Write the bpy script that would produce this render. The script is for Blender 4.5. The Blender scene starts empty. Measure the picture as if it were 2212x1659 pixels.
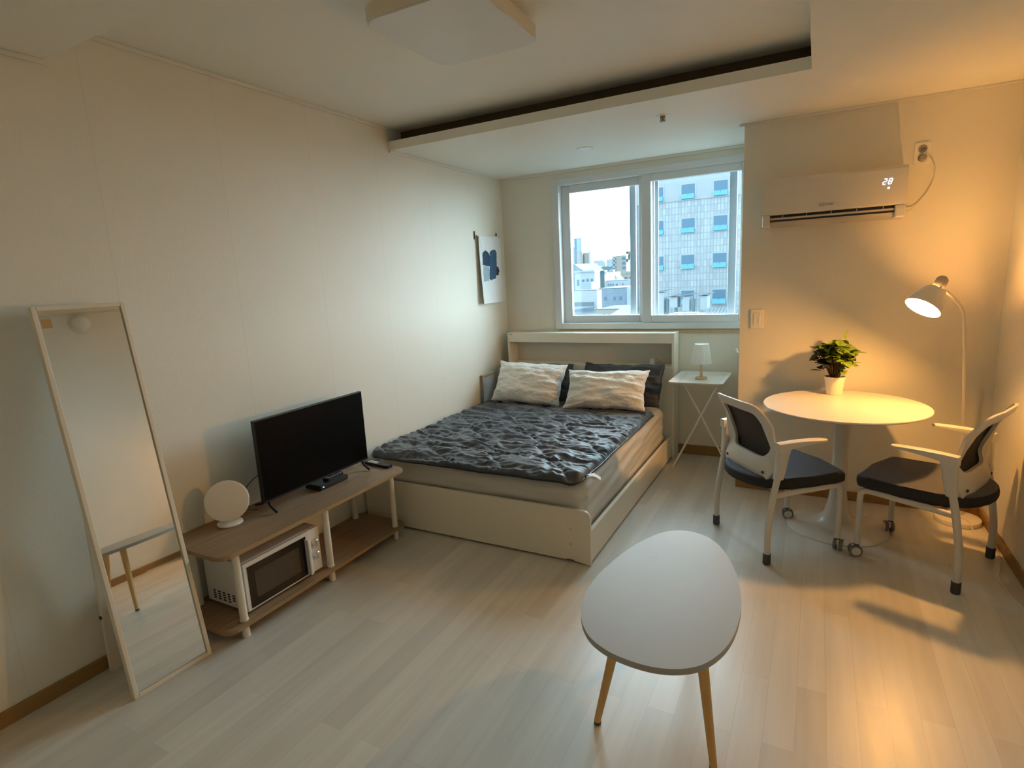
import bpy, bmesh, math, random
from mathutils import Vector, Matrix, noise
random.seed(7)
S = bpy.context.scene
C = S.collection
PI = math.pi

# ------------------------------------------------------------------ materials
def new_mat(name):
    m = bpy.data.materials.new(name); m.use_nodes = True
    nt = m.node_tree
    return m, nt, nt.nodes['Principled BSDF']

def N(nt, kind, **kw):
    n = nt.nodes.new(kind)
    for k, v in kw.items():
        setattr(n, k, v)
    return n

def mat(name, col, rough=0.5, metal=0.0, bump=0.0, bscale=60.0, var=0.0, vscale=8.0, spec=0.5, sheen=0.0, stretch=(1, 1, 1)):
    m, nt, b = new_mat(name)
    b.inputs['Base Color'].default_value = (*col, 1)
    b.inputs['Roughness'].default_value = rough
    b.inputs['Metallic'].default_value = metal
    b.inputs['Specular IOR Level'].default_value = spec
    if sheen:
        b.inputs['Sheen Weight'].default_value = sheen
    tc = N(nt, 'ShaderNodeTexCoord'); mp = N(nt, 'ShaderNodeMapping')
    mp.inputs['Scale'].default_value = stretch
    nt.links.new(tc.outputs['Object'], mp.inputs['Vector'])
    v = var if var else 0.03
    no = N(nt, 'ShaderNodeTexNoise'); no.inputs['Scale'].default_value = vscale; no.inputs['Detail'].default_value = 4
    nt.links.new(mp.outputs['Vector'], no.inputs['Vector'])
    mr = N(nt, 'ShaderNodeMapRange'); mr.inputs['To Min'].default_value = 1 - v; mr.inputs['To Max'].default_value = 1 + v
    nt.links.new(no.outputs['Fac'], mr.inputs['Value'])
    mx = N(nt, 'ShaderNodeMix', data_type='RGBA', blend_type='MULTIPLY'); mx.inputs['Factor'].default_value = 1
    mx.inputs['A'].default_value = (*col, 1)
    nt.links.new(mr.outputs['Result'], mx.inputs['B'])
    nt.links.new(mx.outputs['Result'], b.inputs['Base Color'])
    if bump:
        n2 = N(nt, 'ShaderNodeTexNoise'); n2.inputs['Scale'].default_value = bscale; n2.inputs['Detail'].default_value = 3
        nt.links.new(mp.outputs['Vector'], n2.inputs['Vector'])
        bp = N(nt, 'ShaderNodeBump'); bp.inputs['Strength'].default_value = bump; bp.inputs['Distance'].default_value = 0.01
        nt.links.new(n2.outputs['Fac'], bp.inputs['Height']); nt.links.new(bp.outputs['Normal'], b.inputs['Normal'])
    return m

def emit(name, col, s):
    m, nt, b = new_mat(name)
    b.inputs['Base Color'].default_value = (*col, 1)
    b.inputs['Emission Color'].default_value = (*col, 1)
    b.inputs['Emission Strength'].default_value = s
    return m

def wood(name, c1, c2, rough=0.45, axis='Y', scale=1.0, spec=0.3):
    """fine streaky wood grain running along one axis"""
    m, nt, b = new_mat(name)
    tc = N(nt, 'ShaderNodeTexCoord'); mp = N(nt, 'ShaderNodeMapping')
    s = [40 * scale] * 3; s['XYZ'.index(axis)] = 2.2 * scale
    mp.inputs['Scale'].default_value = s
    nt.links.new(tc.outputs['Object'], mp.inputs['Vector'])
    no = N(nt, 'ShaderNodeTexNoise'); no.inputs['Scale'].default_value = 1; no.inputs['Detail'].default_value = 6; no.inputs['Roughness'].default_value = .6
    nt.links.new(mp.outputs['Vector'], no.inputs['Vector'])
    cr = N(nt, 'ShaderNodeValToRGB')
    cr.color_ramp.elements[0].position = .3; cr.color_ramp.elements[0].color = (*c1, 1)
    cr.color_ramp.elements[1].position = .72; cr.color_ramp.elements[1].color = (*c2, 1)
    nt.links.new(no.outputs['Fac'], cr.inputs['Fac']); nt.links.new(cr.outputs['Color'], b.inputs['Base Color'])
    b.inputs['Roughness'].default_value = rough; b.inputs['Specular IOR Level'].default_value = spec
    return m

def floor_mat():
    m, nt, b = new_mat('floor_planks')
    tc = N(nt, 'ShaderNodeTexCoord'); mp = N(nt, 'ShaderNodeMapping')
    mp.inputs['Rotation'].default_value = (0, 0, PI / 2)
    nt.links.new(tc.outputs['Object'], mp.inputs['Vector'])
    br = N(nt, 'ShaderNodeTexBrick'); br.offset = .37
    br.inputs['Color1'].default_value = (.585, .555, .495, 1); br.inputs['Color2'].default_value = (.685, .655, .59, 1)
    br.inputs['Mortar'].default_value = (.57, .54, .48, 1)
    br.inputs['Scale'].default_value = 1; br.inputs['Mortar Size'].default_value = .0012
    br.inputs['Brick Width'].default_value = .86; br.inputs['Row Height'].default_value = .092
    nt.links.new(mp.outputs['Vector'], br.inputs['Vector'])
    mp2 = N(nt, 'ShaderNodeMapping'); mp2.inputs['Scale'].default_value = (24, 1.6, 1)
    nt.links.new(tc.outputs['Object'], mp2.inputs['Vector'])
    no = N(nt, 'ShaderNodeTexNoise'); no.inputs['Scale'].default_value = 1; no.inputs['Detail'].default_value = 6
    nt.links.new(mp2.outputs['Vector'], no.inputs['Vector'])
    mr = N(nt, 'ShaderNodeMapRange'); mr.inputs['To Min'].default_value = .82; mr.inputs['To Max'].default_value = 1.16
    nt.links.new(no.outputs['Fac'], mr.inputs['Value'])
    mx = N(nt, 'ShaderNodeMix', data_type='RGBA', blend_type='MULTIPLY'); mx.inputs['Factor'].default_value = 1
    nt.links.new(br.outputs['Color'], mx.inputs['A']); nt.links.new(mr.outputs['Result'], mx.inputs['B'])
    nt.links.new(mx.outputs['Result'], b.inputs['Base Color'])
    mr2 = N(nt, 'ShaderNodeMapRange'); mr2.inputs['To Min'].default_value = .31; mr2.inputs['To Max'].default_value = .42
    nt.links.new(no.outputs['Fac'], mr2.inputs['Value']); nt.links.new(mr2.outputs['Result'], b.inputs['Roughness'])
    bp = N(nt, 'ShaderNodeBump'); bp.inputs['Strength'].default_value = .06; bp.inputs['Distance'].default_value = .002
    nt.links.new(no.outputs['Fac'], bp.inputs['Height']); nt.links.new(bp.outputs['Normal'], b.inputs['Normal'])
    b.inputs['Specular IOR Level'].default_value = .9
    return m

def wallpaper(name, col, seam=None):
    m, nt, b = new_mat(name)
    tc = N(nt, 'ShaderNodeTexCoord')
    no = N(nt, 'ShaderNodeTexNoise'); no.inputs['Scale'].default_value = 160; no.inputs['Detail'].default_value = 3
    mp = N(nt, 'ShaderNodeMapping'); mp.inputs['Scale'].default_value = (1, 1, .35)
    nt.links.new(tc.outputs['Object'], mp.inputs['Vector']); nt.links.new(mp.outputs['Vector'], no.inputs['Vector'])
    bp = N(nt, 'ShaderNodeBump'); bp.inputs['Strength'].default_value = .12; bp.inputs['Distance'].default_value = .004
    nt.links.new(no.outputs['Fac'], bp.inputs['Height']); nt.links.new(bp.outputs['Normal'], b.inputs['Normal'])
    n2 = N(nt, 'ShaderNodeTexNoise'); n2.inputs['Scale'].default_value = 2.2
    nt.links.new(tc.outputs['Object'], n2.inputs['Vector'])
    cr = N(nt, 'ShaderNodeValToRGB')
    cr.color_ramp.elements[0].position = .3; cr.color_ramp.elements[0].color = (*[c * .975 for c in col], 1)
    cr.color_ramp.elements[1].position = .7; cr.color_ramp.elements[1].color = (*col, 1)
    nt.links.new(n2.outputs['Fac'], cr.inputs['Fac']); nt.links.new(cr.outputs['Color'], b.inputs['Base Color'])
    b.inputs['Roughness'].default_value = .52; b.inputs['Specular IOR Level'].default_value = .24
    if seam:      # vertical joints of the paper every 55 cm
        sp = N(nt, 'ShaderNodeSeparateXYZ'); nt.links.new(tc.outputs['Object'], sp.inputs[0])
        def M_(op, a, v):
            q = N(nt, 'ShaderNodeMath', operation=op)
            if isinstance(a, float): q.inputs[0].default_value = a
            else: nt.links.new(a, q.inputs[0])
            q.inputs[1].default_value = v; return q.outputs[0]
        k = M_('SUBTRACT', M_('FRACT', M_('DIVIDE', M_('ADD', sp.outputs[seam], 10.03), .553), 0), .5)
        k = M_('ABSOLUTE', k, 0); k = M_('LESS_THAN', k, .005)
        mx = N(nt, 'ShaderNodeMix', data_type='RGBA', blend_type='MULTIPLY'); mx.inputs['B'].default_value = (.95, .94, .92, 1)
        nt.links.new(k, mx.inputs['Factor']); nt.links.new(cr.outputs['Color'], mx.inputs['A']); nt.links.new(mx.outputs['Result'], b.inputs['Base Color'])
    return m

def glass_mat(name, tint=(1, 1, 1), gloss=.05):
    m, nt, b = new_mat(name); nt.nodes.remove(b)
    out = [n for n in nt.nodes if n.type == 'OUTPUT_MATERIAL'][0]
    tr = N(nt, 'ShaderNodeBsdfTransparent'); tr.inputs['Color'].default_value = (*tint, 1)
    gl = N(nt, 'ShaderNodeBsdfGlossy'); gl.inputs['Roughness'].default_value = .02
    mx = N(nt, 'ShaderNodeMixShader'); mx.inputs['Fac'].default_value = gloss
    nt.links.new(tr.outputs[0], mx.inputs[1]); nt.links.new(gl.outputs[0], mx.inputs[2]); nt.links.new(mx.outputs[0], out.inputs[0])
    return m

def shade_mat(name, col, trans=.45):
    m, nt, b = new_mat(name); nt.nodes.remove(b)
    out = [n for n in nt.nodes if n.type == 'OUTPUT_MATERIAL'][0]
    d = N(nt, 'ShaderNodeBsdfDiffuse'); d.inputs['Color'].default_value = (*col, 1)
    t = N(nt, 'ShaderNodeBsdfTranslucent'); t.inputs['Color'].default_value = (*col, 1)
    mx = N(nt, 'ShaderNodeMixShader'); mx.inputs['Fac'].default_value = trans
    nt.links.new(d.outputs[0], mx.inputs[1]); nt.links.new(t.outputs[0], mx.inputs[2]); nt.links.new(mx.outputs[0], out.inputs[0])
    return m

def tile_mat(name, c1, c2, mortar, w, h, ms, axisfix=True, vary=.22):
    m, nt, b = new_mat(name)
    tc = N(nt, 'ShaderNodeTexCoord'); sp = N(nt, 'ShaderNodeSeparateXYZ'); cb = N(nt, 'ShaderNodeCombineXYZ')
    nt.links.new(tc.outputs['Object'], sp.inputs[0]); nt.links.new(sp.outputs['X'], cb.inputs['X']); nt.links.new(sp.outputs['Z'], cb.inputs['Y'])
    br = N(nt, 'ShaderNodeTexBrick'); br.offset = 0.0 if not axisfix else .5
    br.inputs['Color1'].default_value = (*c1, 1); br.inputs['Color2'].default_value = (*c2, 1); br.inputs['Mortar'].default_value = (*mortar, 1)
    br.inputs['Scale'].default_value = 1; br.inputs['Brick Width'].default_value = w; br.inputs['Row Height'].default_value = h; br.inputs['Mortar Size'].default_value = ms
    nt.links.new(cb.outputs[0], br.inputs['Vector'])
    no = N(nt, 'ShaderNodeTexNoise'); no.inputs['Scale'].default_value = .9; no.inputs['Detail'].default_value = 8
    mps = N(nt, 'ShaderNodeMapping'); mps.inputs['Scale'].default_value = (2.2, 2.2, .35)
    nt.links.new(tc.outputs['Object'], mps.inputs['Vector']); nt.links.new(mps.outputs['Vector'], no.inputs['Vector'])
    mr = N(nt, 'ShaderNodeMapRange'); mr.inputs['To Min'].default_value = 1 - vary; mr.inputs['To Max'].default_value = 1 + vary
    nt.links.new(no.outputs['Fac'], mr.inputs['Value'])
    mx = N(nt, 'ShaderNodeMix', data_type='RGBA', blend_type='MULTIPLY'); mx.inputs['Factor'].default_value = 1
    nt.links.new(br.outputs['Color'], mx.inputs['A']); nt.links.new(mr.outputs['Result'], mx.inputs['B'])
    nt.links.new(mx.outputs['Result'], b.inputs['Base Color']); b.inputs['Roughness'].default_value = .8
    return m

def seersucker(name, col):
    m, nt, b = new_mat(name)
    tc = N(nt, 'ShaderNodeTexCoord'); mp = N(nt, 'ShaderNodeMapping'); mp.inputs['Scale'].default_value = (1, 1.6, 1.6)
    nt.links.new(tc.outputs['Object'], mp.inputs['Vector'])
    vo = N(nt, 'ShaderNodeTexVoronoi'); vo.inputs['Scale'].default_value = 62; vo.feature = 'SMOOTH_F1'
    nt.links.new(mp.outputs['Vector'], vo.inputs['Vector'])
    bp = N(nt, 'ShaderNodeBump'); bp.inputs['Strength'].default_value = .75; bp.inputs['Distance'].default_value = .006
    nt.links.new(vo.outputs['Distance'], bp.inputs['Height']); nt.links.new(bp.outputs['Normal'], b.inputs['Normal'])
    b.inputs['Base Color'].default_value = (*col, 1); b.inputs['Roughness'].default_value = .75; b.inputs['Sheen Weight'].default_value = .2
    return m

M = {}
M['wall'] = wallpaper('wallpaper', (.765, .735, .645))
M['walll'] = wallpaper('wallpaper_side', (.765, .735, .645), 'Y')
M['ceil'] = wallpaper('ceiling_paper', (.84, .83, .765))
M['cove'] = mat('cove_shade', (.10, .075, .045), .8)  # shade of the slot put into a dark brown colour
M['floor'] = floor_mat()
M['base'] = wood('baseboard_wood', (.27, .155, .05), (.34, .205, .075), .5)
M['basey'] = M['base']
M['trimw'] = mat('trim_paint', (.74, .71, .63), .5)
M['pvc'] = mat('window_vinyl', (.66, .68, .69), .35, bump=.02)
M['alu'] = mat('outer_sash', (.36, .42, .45), .4)
M['glass'] = glass_mat('window_glass', (.97, .99, 1), .04)
M['lampwhite'] = mat('lamp_diffuser', (.72, .73, .74), .45)
M['lens'] = mat('downlight_lens', (.90, .92, .93), .3)
M['lampbase'] = mat('lamp_body', (.74, .68, .56), .5)
M['white'] = mat('white_plastic', (.80, .79, .75), .35)
M['whitem'] = mat('white_metal', (.78, .76, .71), .32)
M['bedw'] = mat('bed_laminate', (.82, .77, .65), .40)
M['bedin'] = mat('bed_inner', (.60, .58, .52), .5)
M['mattress'] = mat('mattress_sheet', (.62, .60, .55), .45, bump=.12, bscale=9, sheen=.3, stretch=(1, 1, 5))
M['quilt'] = mat('charcoal_quilt', (.054, .064, .084), .46, bump=.10, bscale=30, stretch=(.6, 2.2, 1), sheen=.25, spec=.4)
M['darkpil'] = mat('charcoal_pillow', (.030, .031, .037), .55, bump=.2, bscale=14)
M['whitepil'] = seersucker('white_pillow', (.87, .855, .81))
M['tag'] = mat('tag_cloth', (.85, .84, .80), .7)
M['oak'] = wood('stand_oak', (.235, .15, .088), (.335, .225, .135), .45, 'Y')
M['oakedge'] = wood('stand_edge', (.30, .195, .10), (.39, .265, .14), .5, 'Y')
M['leg'] = mat('white_leg', (.76, .71, .61), .4)
M['beech'] = wood('beech_leg', (.62, .36, .12), (.72, .45, .18), .45, 'Z')
M['lwood'] = wood('lamp_wood', (.55, .37, .20), (.66, .47, .28), .5, 'Z')
M['black'] = mat('black_plastic', (.007, .007, .0075), .42)
M['screen'] = mat('tv_screen', (.001, .001, .0012), .35, spec=.12)
M['rubber'] = mat('dark_rubber', (.06, .055, .055), .6)
M['greyr'] = mat('grey_caster', (.16, .15, .14), .5)
M['seatL'] = mat('navy_seat', (.072, .078, .105), .85, bump=.25, bscale=320, sheen=.15)
M['seatside'] = mat('black_seat_side', (.018, .017, .018), .8)
M['mesh'] = mat('chair_mesh', (.085, .080, .080), .8, bump=.3, bscale=500)
M['chairw'] = mat('chair_plastic', (.62, .59, .535), .42)
M['tablew'] = mat('table_lacquer', (.70, .67, .61), .25, spec=.4)
M['coffee'] = mat('coffee_top', (.82, .90, .97), .24, var=.04, vscale=5, spec=1.0)  # blue of the window's reflection put into the white top's colour
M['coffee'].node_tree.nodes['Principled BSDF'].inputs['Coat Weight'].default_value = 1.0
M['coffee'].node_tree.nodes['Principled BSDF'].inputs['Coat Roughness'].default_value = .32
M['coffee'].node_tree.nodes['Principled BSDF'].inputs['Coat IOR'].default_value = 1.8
M['coffeeedge'] = mat('coffee_edge', (.40, .38, .34), .5)
M['mw'] = mat('microwave_white', (.74, .73, .70), .35)
M['mwblack'] = mat('microwave_glass', (.006, .006, .006), .18, spec=.3)
M['mwwin'] = mat('microwave_mesh', (.055, .042, .028), .45)
M['chrome'] = mat('knob_silver', (.72, .71, .69), .25, metal=.7)
M['vent'] = mat('vent_dark', (.02, .02, .02), .8)
M['mirror'] = mat('mirror_glass', (.93, .94, .93), .015, metal=1.0)
M['mframe'] = mat('mirror_frame', (.74, .68, .56), .45)
M['sticker'] = mat('orange_sticker', (.46, .28, .10), .6)
M['ac'] = mat('ac_plastic', (.66, .63, .57), .38)
M['acdark'] = mat('ac_slot', (.008, .008, .008), .6)
M['aclouv'] = mat('ac_louver', (.42, .40, .36), .5)
M['led'] = emit('led_digits', (.75, .88, 1.0), 1.15)
M['logo'] = mat('logo_grey', (.30, .28, .25), .5)
M['outlet'] = mat('outlet_plate', (.84, .80, .72), .4)
M['outletd'] = mat('outlet_recess', (.30, .28, .25), .5)
M['cloth'] = mat('art_cloth', (.72, .73, .72), .85, bump=.15, bscale=60)
M['blue1'] = mat('print_navy', (.020, .052, .105), .85)
M['blue2'] = mat('print_blue', (.035, .085, .155), .85)
M['blue3'] = mat('print_pale', (.30, .41, .47), .85)
M['blue4'] = mat('print_black', (.018, .018, .028), .85)
M['brass'] = mat('hook_metal', (.16, .14, .12), .4, metal=.5)
M['potw'] = mat('pot_white', (.78, .74, .66), .5, bump=.2, bscale=25)
M['soil'] = mat('soil', (.030, .020, .012), .95)
M['leaf'] = mat('leaf_lit', (.20, .30, .018), .5, var=.5, vscale=40)  # lime of lamplit leaves put into the colour
M['leafshade'] = mat('leaf_shaded', (.022, .028, .008), .5, var=.3, vscale=40)  # shaded copy of the leaf colour
M['stem'] = mat('stem_brown', (.05, .035, .015), .8)
M['shade'] = shade_mat('fabric_shade', (.86, .85, .80))
M['cream'] = mat('lamp_cream', (.76, .71, .62), .3, spec=.5)
M['inner'] = mat('shade_inner', (.86, .84, .80), .5)
M['socketc'] = mat('socket_cap', (.42, .38, .32), .45)
M['bulb'] = emit('bulb_glow', (1.0, .475, .115), 680)
M['cord'] = mat('cord_white', (.72, .69, .62), .5)
M['copper'] = mat('sprinkler_metal', (.32, .22, .14), .35, metal=.8)
M['tanw'] = wood('tan_edge', (.50, .35, .20), (.60, .44, .27), .5, 'Y')
M['canvas'] = mat('canvas_cloth', (.80, .79, .76), .8)
M['led2'] = emit('standby_led', (.15, .45, 1.0), 1.2)

# ------------------------------------------------------------------ mesh helpers
def BM(): return bmesh.new()

def box(bm, x0, x1, y0, y1, z0, z1, bev=0.0, seg=2, mi=0):
    vs = [bm.verts.new(p) for p in ((x0,y0,z0),(x1,y0,z0),(x1,y1,z0),(x0,y1,z0),(x0,y0,z1),(x1,y0,z1),(x1,y1,z1),(x0,y1,z1))]
    fs = [bm.faces.new([vs[i] for i in q]) for q in ((0,3,2,1),(4,5,6,7),(0,1,5,4),(1,2,6,5),(2,3,7,6),(3,0,4,7))]
    for f in fs: f.material_index = mi
    if bev > 0:
        es = list({e for f in fs for e in f.edges})
        bmesh.ops.bevel(bm, geom=es, offset=bev, segments=seg, profile=.5, affect='EDGES')
    return vs

def prism(bm, pts, z0, z1, bev=0.0, seg=2, mi=0):
    n = len(pts)
    a = [bm.verts.new((x, y, z0)) for x, y in pts]; b = [bm.verts.new((x, y, z1)) for x, y in pts]
    fb = bm.faces.new(a[::-1]); ft = bm.faces.new(b)
    fs = [fb, ft]
    for i in range(n):
        j = (i + 1) % n
        fs.append(bm.faces.new((a[i], a[j], b[j], b[i])))
    for f in fs: f.material_index = mi
    if bev > 0:
        bmesh.ops.bevel(bm, geom=list(fb.edges) + list(ft.edges), offset=bev, segments=seg, profile=.5, affect='EDGES')

def tube(bm, pts, r, seg=12, cap=True, mi=0):
    pts = [Vector(p) for p in pts]
    rs = r if isinstance(r, (list, tuple)) else [r] * len(pts)
    t0 = (pts[1] - pts[0]).normalized()
    up = Vector((0, 0, 1)) if abs(t0.z) < .9 else Vector((1, 0, 0))
    nrm = (up - t0 * up.dot(t0)).normalized(); prev = t0; rings = []
    for i, p in enumerate(pts):
        if i == 0: t = t0
        elif i == len(pts) - 1: t = (pts[i] - pts[i-1]).normalized()
        else: t = ((pts[i+1] - pts[i]).normalized() + (pts[i] - pts[i-1]).normalized()).normalized()
        q = prev.rotation_difference(t); nrm = (q @ nrm); nrm = (nrm - t * nrm.dot(t)).normalized(); prev = t
        bi = t.cross(nrm)
        rings.append([bm.verts.new(p + (nrm * math.cos(2*PI*k/seg) + bi * math.sin(2*PI*k/seg)) * rs[i]) for k in range(seg)])
    for a, b in zip(rings, rings[1:]):
        for k in range(seg):
            f = bm.faces.new((a[k], a[(k+1) % seg], b[(k+1) % seg], b[k])); f.material_index = mi
    if cap:
        bm.faces.new(rings[0][::-1]).material_index = mi; bm.faces.new(rings[-1]).material_index = mi

def smooth_path(pts, n=6):
    """Catmull-Rom through the points"""
    P = [Vector(p) for p in pts]; out = []
    for i in range(len(P) - 1):
        p0 = P[max(i-1, 0)]; p1 = P[i]; p2 = P[i+1]; p3 = P[min(i+2, len(P)-1)]
        for k in range(n):
            t = k / n
            out.append(.5 * ((2*p1) + (p2-p0)*t + (2*p0-5*p1+4*p2-p3)*t*t + (3*p1-p0-3*p2+p3)*t**3))
    out.append(P[-1]); return out

def lathe(bm, prof, seg=40, mat4=None, mi=0, closed=False, wob=None):
    rings = []
    for (r, z) in prof:
        if r < 1e-6:
            rings.append([bm.verts.new((0, 0, z))])
        else:
            rings.append([bm.verts.new(((r * (1 + (wob(k, seg) if wob else 0))) * math.cos(2*PI*k/seg), (r * (1 + (wob(k, seg) if wob else 0))) * math.sin(2*PI*k/seg), z)) for k in range(seg)])
    for a, b in zip(rings, rings[1:]):
        for k in range(seg):
            k2 = (k+1) % seg
            if len(a) == 1 and len(b) == 1: continue
            if len(a) == 1: f = bm.faces.new((a[0], b[k2], b[k]))
            elif len(b) == 1: f = bm.faces.new((a[k], a[k2], b[0]))
            else: f = bm.faces.new((a[k], a[k2], b[k2], b[k]))
            f.material_index = mi
    if mat4 is not None:
        bmesh.ops.transform(bm, matrix=mat4, verts=[v for r in rings for v in r])

def loft(bm, secs, cap=True, mi=0):
    rings = [[bm.verts.new(p) for p in s] for s in secs]; n = len(rings[0])
    for a, b in zip(rings, rings[1:]):
        for k in range(n):
            bm.faces.new((a[k], a[(k+1) % n], b[(k+1) % n], b[k])).material_index = mi
    if cap:
        bm.faces.new(rings[0][::-1]); bm.faces.new(rings[-1])

def rrect(x0, x1, y0, y1, r, n=5):
    out = []
    for cx, cy, a0 in ((x1-r, y1-r, 0), (x0+r, y1-r, 90), (x0+r, y0+r, 180), (x1-r, y0+r, 270)):
        for k in range(n+1):
            a = math.radians(a0 + 90*k/n); out.append((cx + r*math.cos(a), cy + r*math.sin(a)))
    return out

def obj(name, bm, m, parent=None, smooth=True, loc=None, ang=35):
    bmesh.ops.recalc_face_normals(bm, faces=bm.faces[:])
    me = bpy.data.meshes.new(name); bm.to_mesh(me); bm.free()
    for mm in (m if isinstance(m, (list, tuple)) else [m]):
        me.materials.append(M[mm] if isinstance(mm, str) else mm)
    o = bpy.data.objects.new(name, me); C.objects.link(o)
    if parent: o.parent = parent
    if loc: o.location = loc
    if smooth:
        me.shade_smooth()
        me.set_sharp_from_angle(angle=math.radians(ang))
        for p in me.polygons:
            if len(p.vertices) > 8: p.use_smooth = False
        if ang < 100 and len(me.polygons) < 6000:
            wn = o.modifiers.new('weighted', 'WEIGHTED_NORMAL'); wn.keep_sharp = True
    return o

def thing(name, label, cat, loc=(0,0,0), rotz=0.0, group=None):
    o = bpy.data.objects.new(name, None); C.objects.link(o); o.empty_display_size = .05
    o.location = loc; o.rotation_euler = (0, 0, rotz); o['label'] = label; o['category'] = cat
    if group: o['group'] = group
    return o

def tag(o, label, cat, group=None):
    o['label'] = label; o['category'] = cat
    if group: o['group'] = group
    return o

def struct(name, bm, m, parent=None, smooth=False, loc=None):
    o = obj(name, bm, m, parent, smooth, loc)
    if parent is None: o['kind'] = 'structure'
    return o

def dup(root, loc, rotz, label, group=None):
    r = root.copy(); C.objects.link(r); r.location = loc; r.rotation_euler = (0, 0, rotz); r['label'] = label
    if group: r['group'] = group
    for ch in list(root.children):
        c = ch.copy(); C.objects.link(c); c.parent = r
        for g in list(ch.children):
            d = g.copy(); C.objects.link(d); d.parent = c
    return r

def text_mesh(name, txt, size, m, parent, mtx, shear=0.0, extrude=.0006):
    cu = bpy.data.curves.new(name, 'FONT'); cu.body = txt; cu.size = size; cu.shear = shear; cu.extrude = extrude
    cu.align_x = 'CENTER'; cu.align_y = 'CENTER'
    t = bpy.data.objects.new(name + '_tmp', cu); C.objects.link(t)
    dg = bpy.context.evaluated_depsgraph_get(); dg.update()
    me = bpy.data.meshes.new_from_object(t.evaluated_get(dg)); me.name = name
    bpy.data.objects.remove(t); bpy.data.curves.remove(cu)
    me.materials.clear(); me.materials.append(M[m])
    o = bpy.data.objects.new(name, me); C.objects.link(o); o.parent = parent; o.matrix_local = mtx
    return o

# ------------------------------------------------------------------ room
XL, XR, YW, YP, YN = -2.52, .90, 4.616, 3.985, -.45
XP = -.435          # left face of the projecting wall with the air conditioner
ZL, ZH = 2.362, 2.502

b = BM(); box(b, XL-.12, XR+.12, YN-.12, YW+.2, -.12, 0); struct('floor', b, 'floor')
b = BM(); box(b, XL-.12, XL, YN-.12, YW+.2, 0, ZH+.1); struct('wall_left', b, 'walll')
b = BM(); box(b, XR, XR+.12, YN-.12, YP, 0, ZH+.1); struct('wall_right', b, 'wall')
b = BM(); box(b, XL, XR, YN-.12, YN, 0, ZH+.1); struct('wall_near', b, 'wall')
WX0, WX1, WZ0, WZ1 = -2.02, XP, 1.035, 2.298
b = BM()
box(b, XL, WX0, YW, YW+.2, 0, ZH+.1); box(b, WX0, WX1, YW, YW+.2, 0, WZ0); box(b, WX0, WX1, YW, YW+.2, WZ1, ZH+.1)
struct('wall_far', b, 'wall')
b = BM(); box(b, XP, XR+.12, YP, YW+.2, 0, ZH+.1); struct('wall_alcove', b, 'wall')
# ceiling: lower level all round, raised tray with a cove slot along the window side
RX1, RY0, RY1 = -.062, 1.19, 3.105
b = BM()
box(b, XL, XR, YN, RY0, ZL, ZH)
box(b, RX1, XR, RY0, RY1, ZL, ZH)
box(b, RX1, XR, RY1, YP, ZL, ZH)
box(b, XL, RX1, 3.25, YW, ZL, ZH); box(b, RX1, XP, YP, YW, ZL, ZH) if RX1 < XP else None
box(b, XL, RX1, RY1, 3.25, ZL, ZL+.012)            # floor of the cove slot
box(b, XL, RX1, RY1, RY1+.014, ZL+.012, ZL+.055)   # lip
box(b, XL-.12, XR+.12, YN-.12, YW+.2, ZH, ZH+.1)
struct('ceiling', b, 'ceil')
b = BM(); box(b, XL+.001, RX1-.001, RY1+.0145, 3.249, ZL+.0125, ZL+.016); box(b, XL+.001, RX1-.001, 3.245, 3.2495, ZL+.016, ZH-.001); box(b, XL+.001, RX1-.001, RY1+.0142, RY1+.017, ZL+.016, ZL+.052); struct('trim_0', b, 'cove')  # added dark lining that deepens the shade inside the cove slot
# baseboards
bh, bt = .058, .012
b = BM(); box(b, XL, XL+bt, YN, YW, 0, bh, .002, 1); struct('baseboard_left', b, 'base')
b = BM(); box(b, XL+bt, XP, YW-bt, YW, 0, bh+.02, .002, 1); struct('baseboard_far', b, 'base')
b = BM(); box(b, XP-.002, XR-bt, YP-bt, YP, 0, bh, .002, 1); struct('baseboard_alcove', b, 'base')
b = BM(); box(b, XR-bt, XR, YN, YP, 0, bh, .002, 1); struct('baseboard_right', b, 'base')
# slim crown trims
ti = 1
def trim(x0, x1, y0, y1, z0, z1):
    global ti
    b = BM(); box(b, x0, x1, y0, y1, z0, z1, .003, 2); struct('trim_%d' % ti, b, 'trimw'); ti += 1
trim(XL, XL+.016, RY0, RY1-.01, ZH-.018, ZH)
trim(XL, XL+.016, YN, RY0+.01, ZL-.018, ZL)
trim(XL, XL+.014, RY1, YW, ZL-.014, ZL)
trim(XL, XP, YW-.018, YW, ZL-.02, ZL)
trim(XP-.03, XR, YP-.014, YP, ZL-.014, ZL)
trim(XR-.014, XR, YN, YP, ZL-.014, ZL)
b = BM(); box(b, WX0+.02, XP, YW-.012, YW, 1.0, 1.03, .002, 1); struct('trim_%d' % ti, b, 'tanw')

# ------------------------------------------------------------------ window
wroot = bpy.data.objects.new('window_1', None); C.objects.link(wroot); wroot['kind'] = 'structure'; wroot.location = (-1.22, YW, WZ0)
def wpart(name, bm, m, parent=None, smooth=True):
    o = obj(name, bm, m, None, smooth, None)
    p = parent or wroot
    o.parent = p
    base = wroot.location
    for v in o.data.vertices: v.co -= base
    return o
def ring(bm, x0, x1, z0, z1, y0, y1, wl, wr, wb, wt, bev=.003):
    box(bm, x0, x0+wl, y0, y1, z0, z1, bev, 2); box(bm, x1-wr, x1, y0, y1, z0, z1, bev, 2)
    box(bm, x0+wl, x1-wr, y0+.0005, y1-.0005, z0, z0+wb, bev, 2); box(bm, x0+wl, x1-wr, y0+.0005, y1-.0005, z1-wt, z1, bev, 2)
b = BM(); ring(b, WX0, WX1, WZ0, WZ1, YW-.022, YW+.20, .058, .012, .05, .052)
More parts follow.
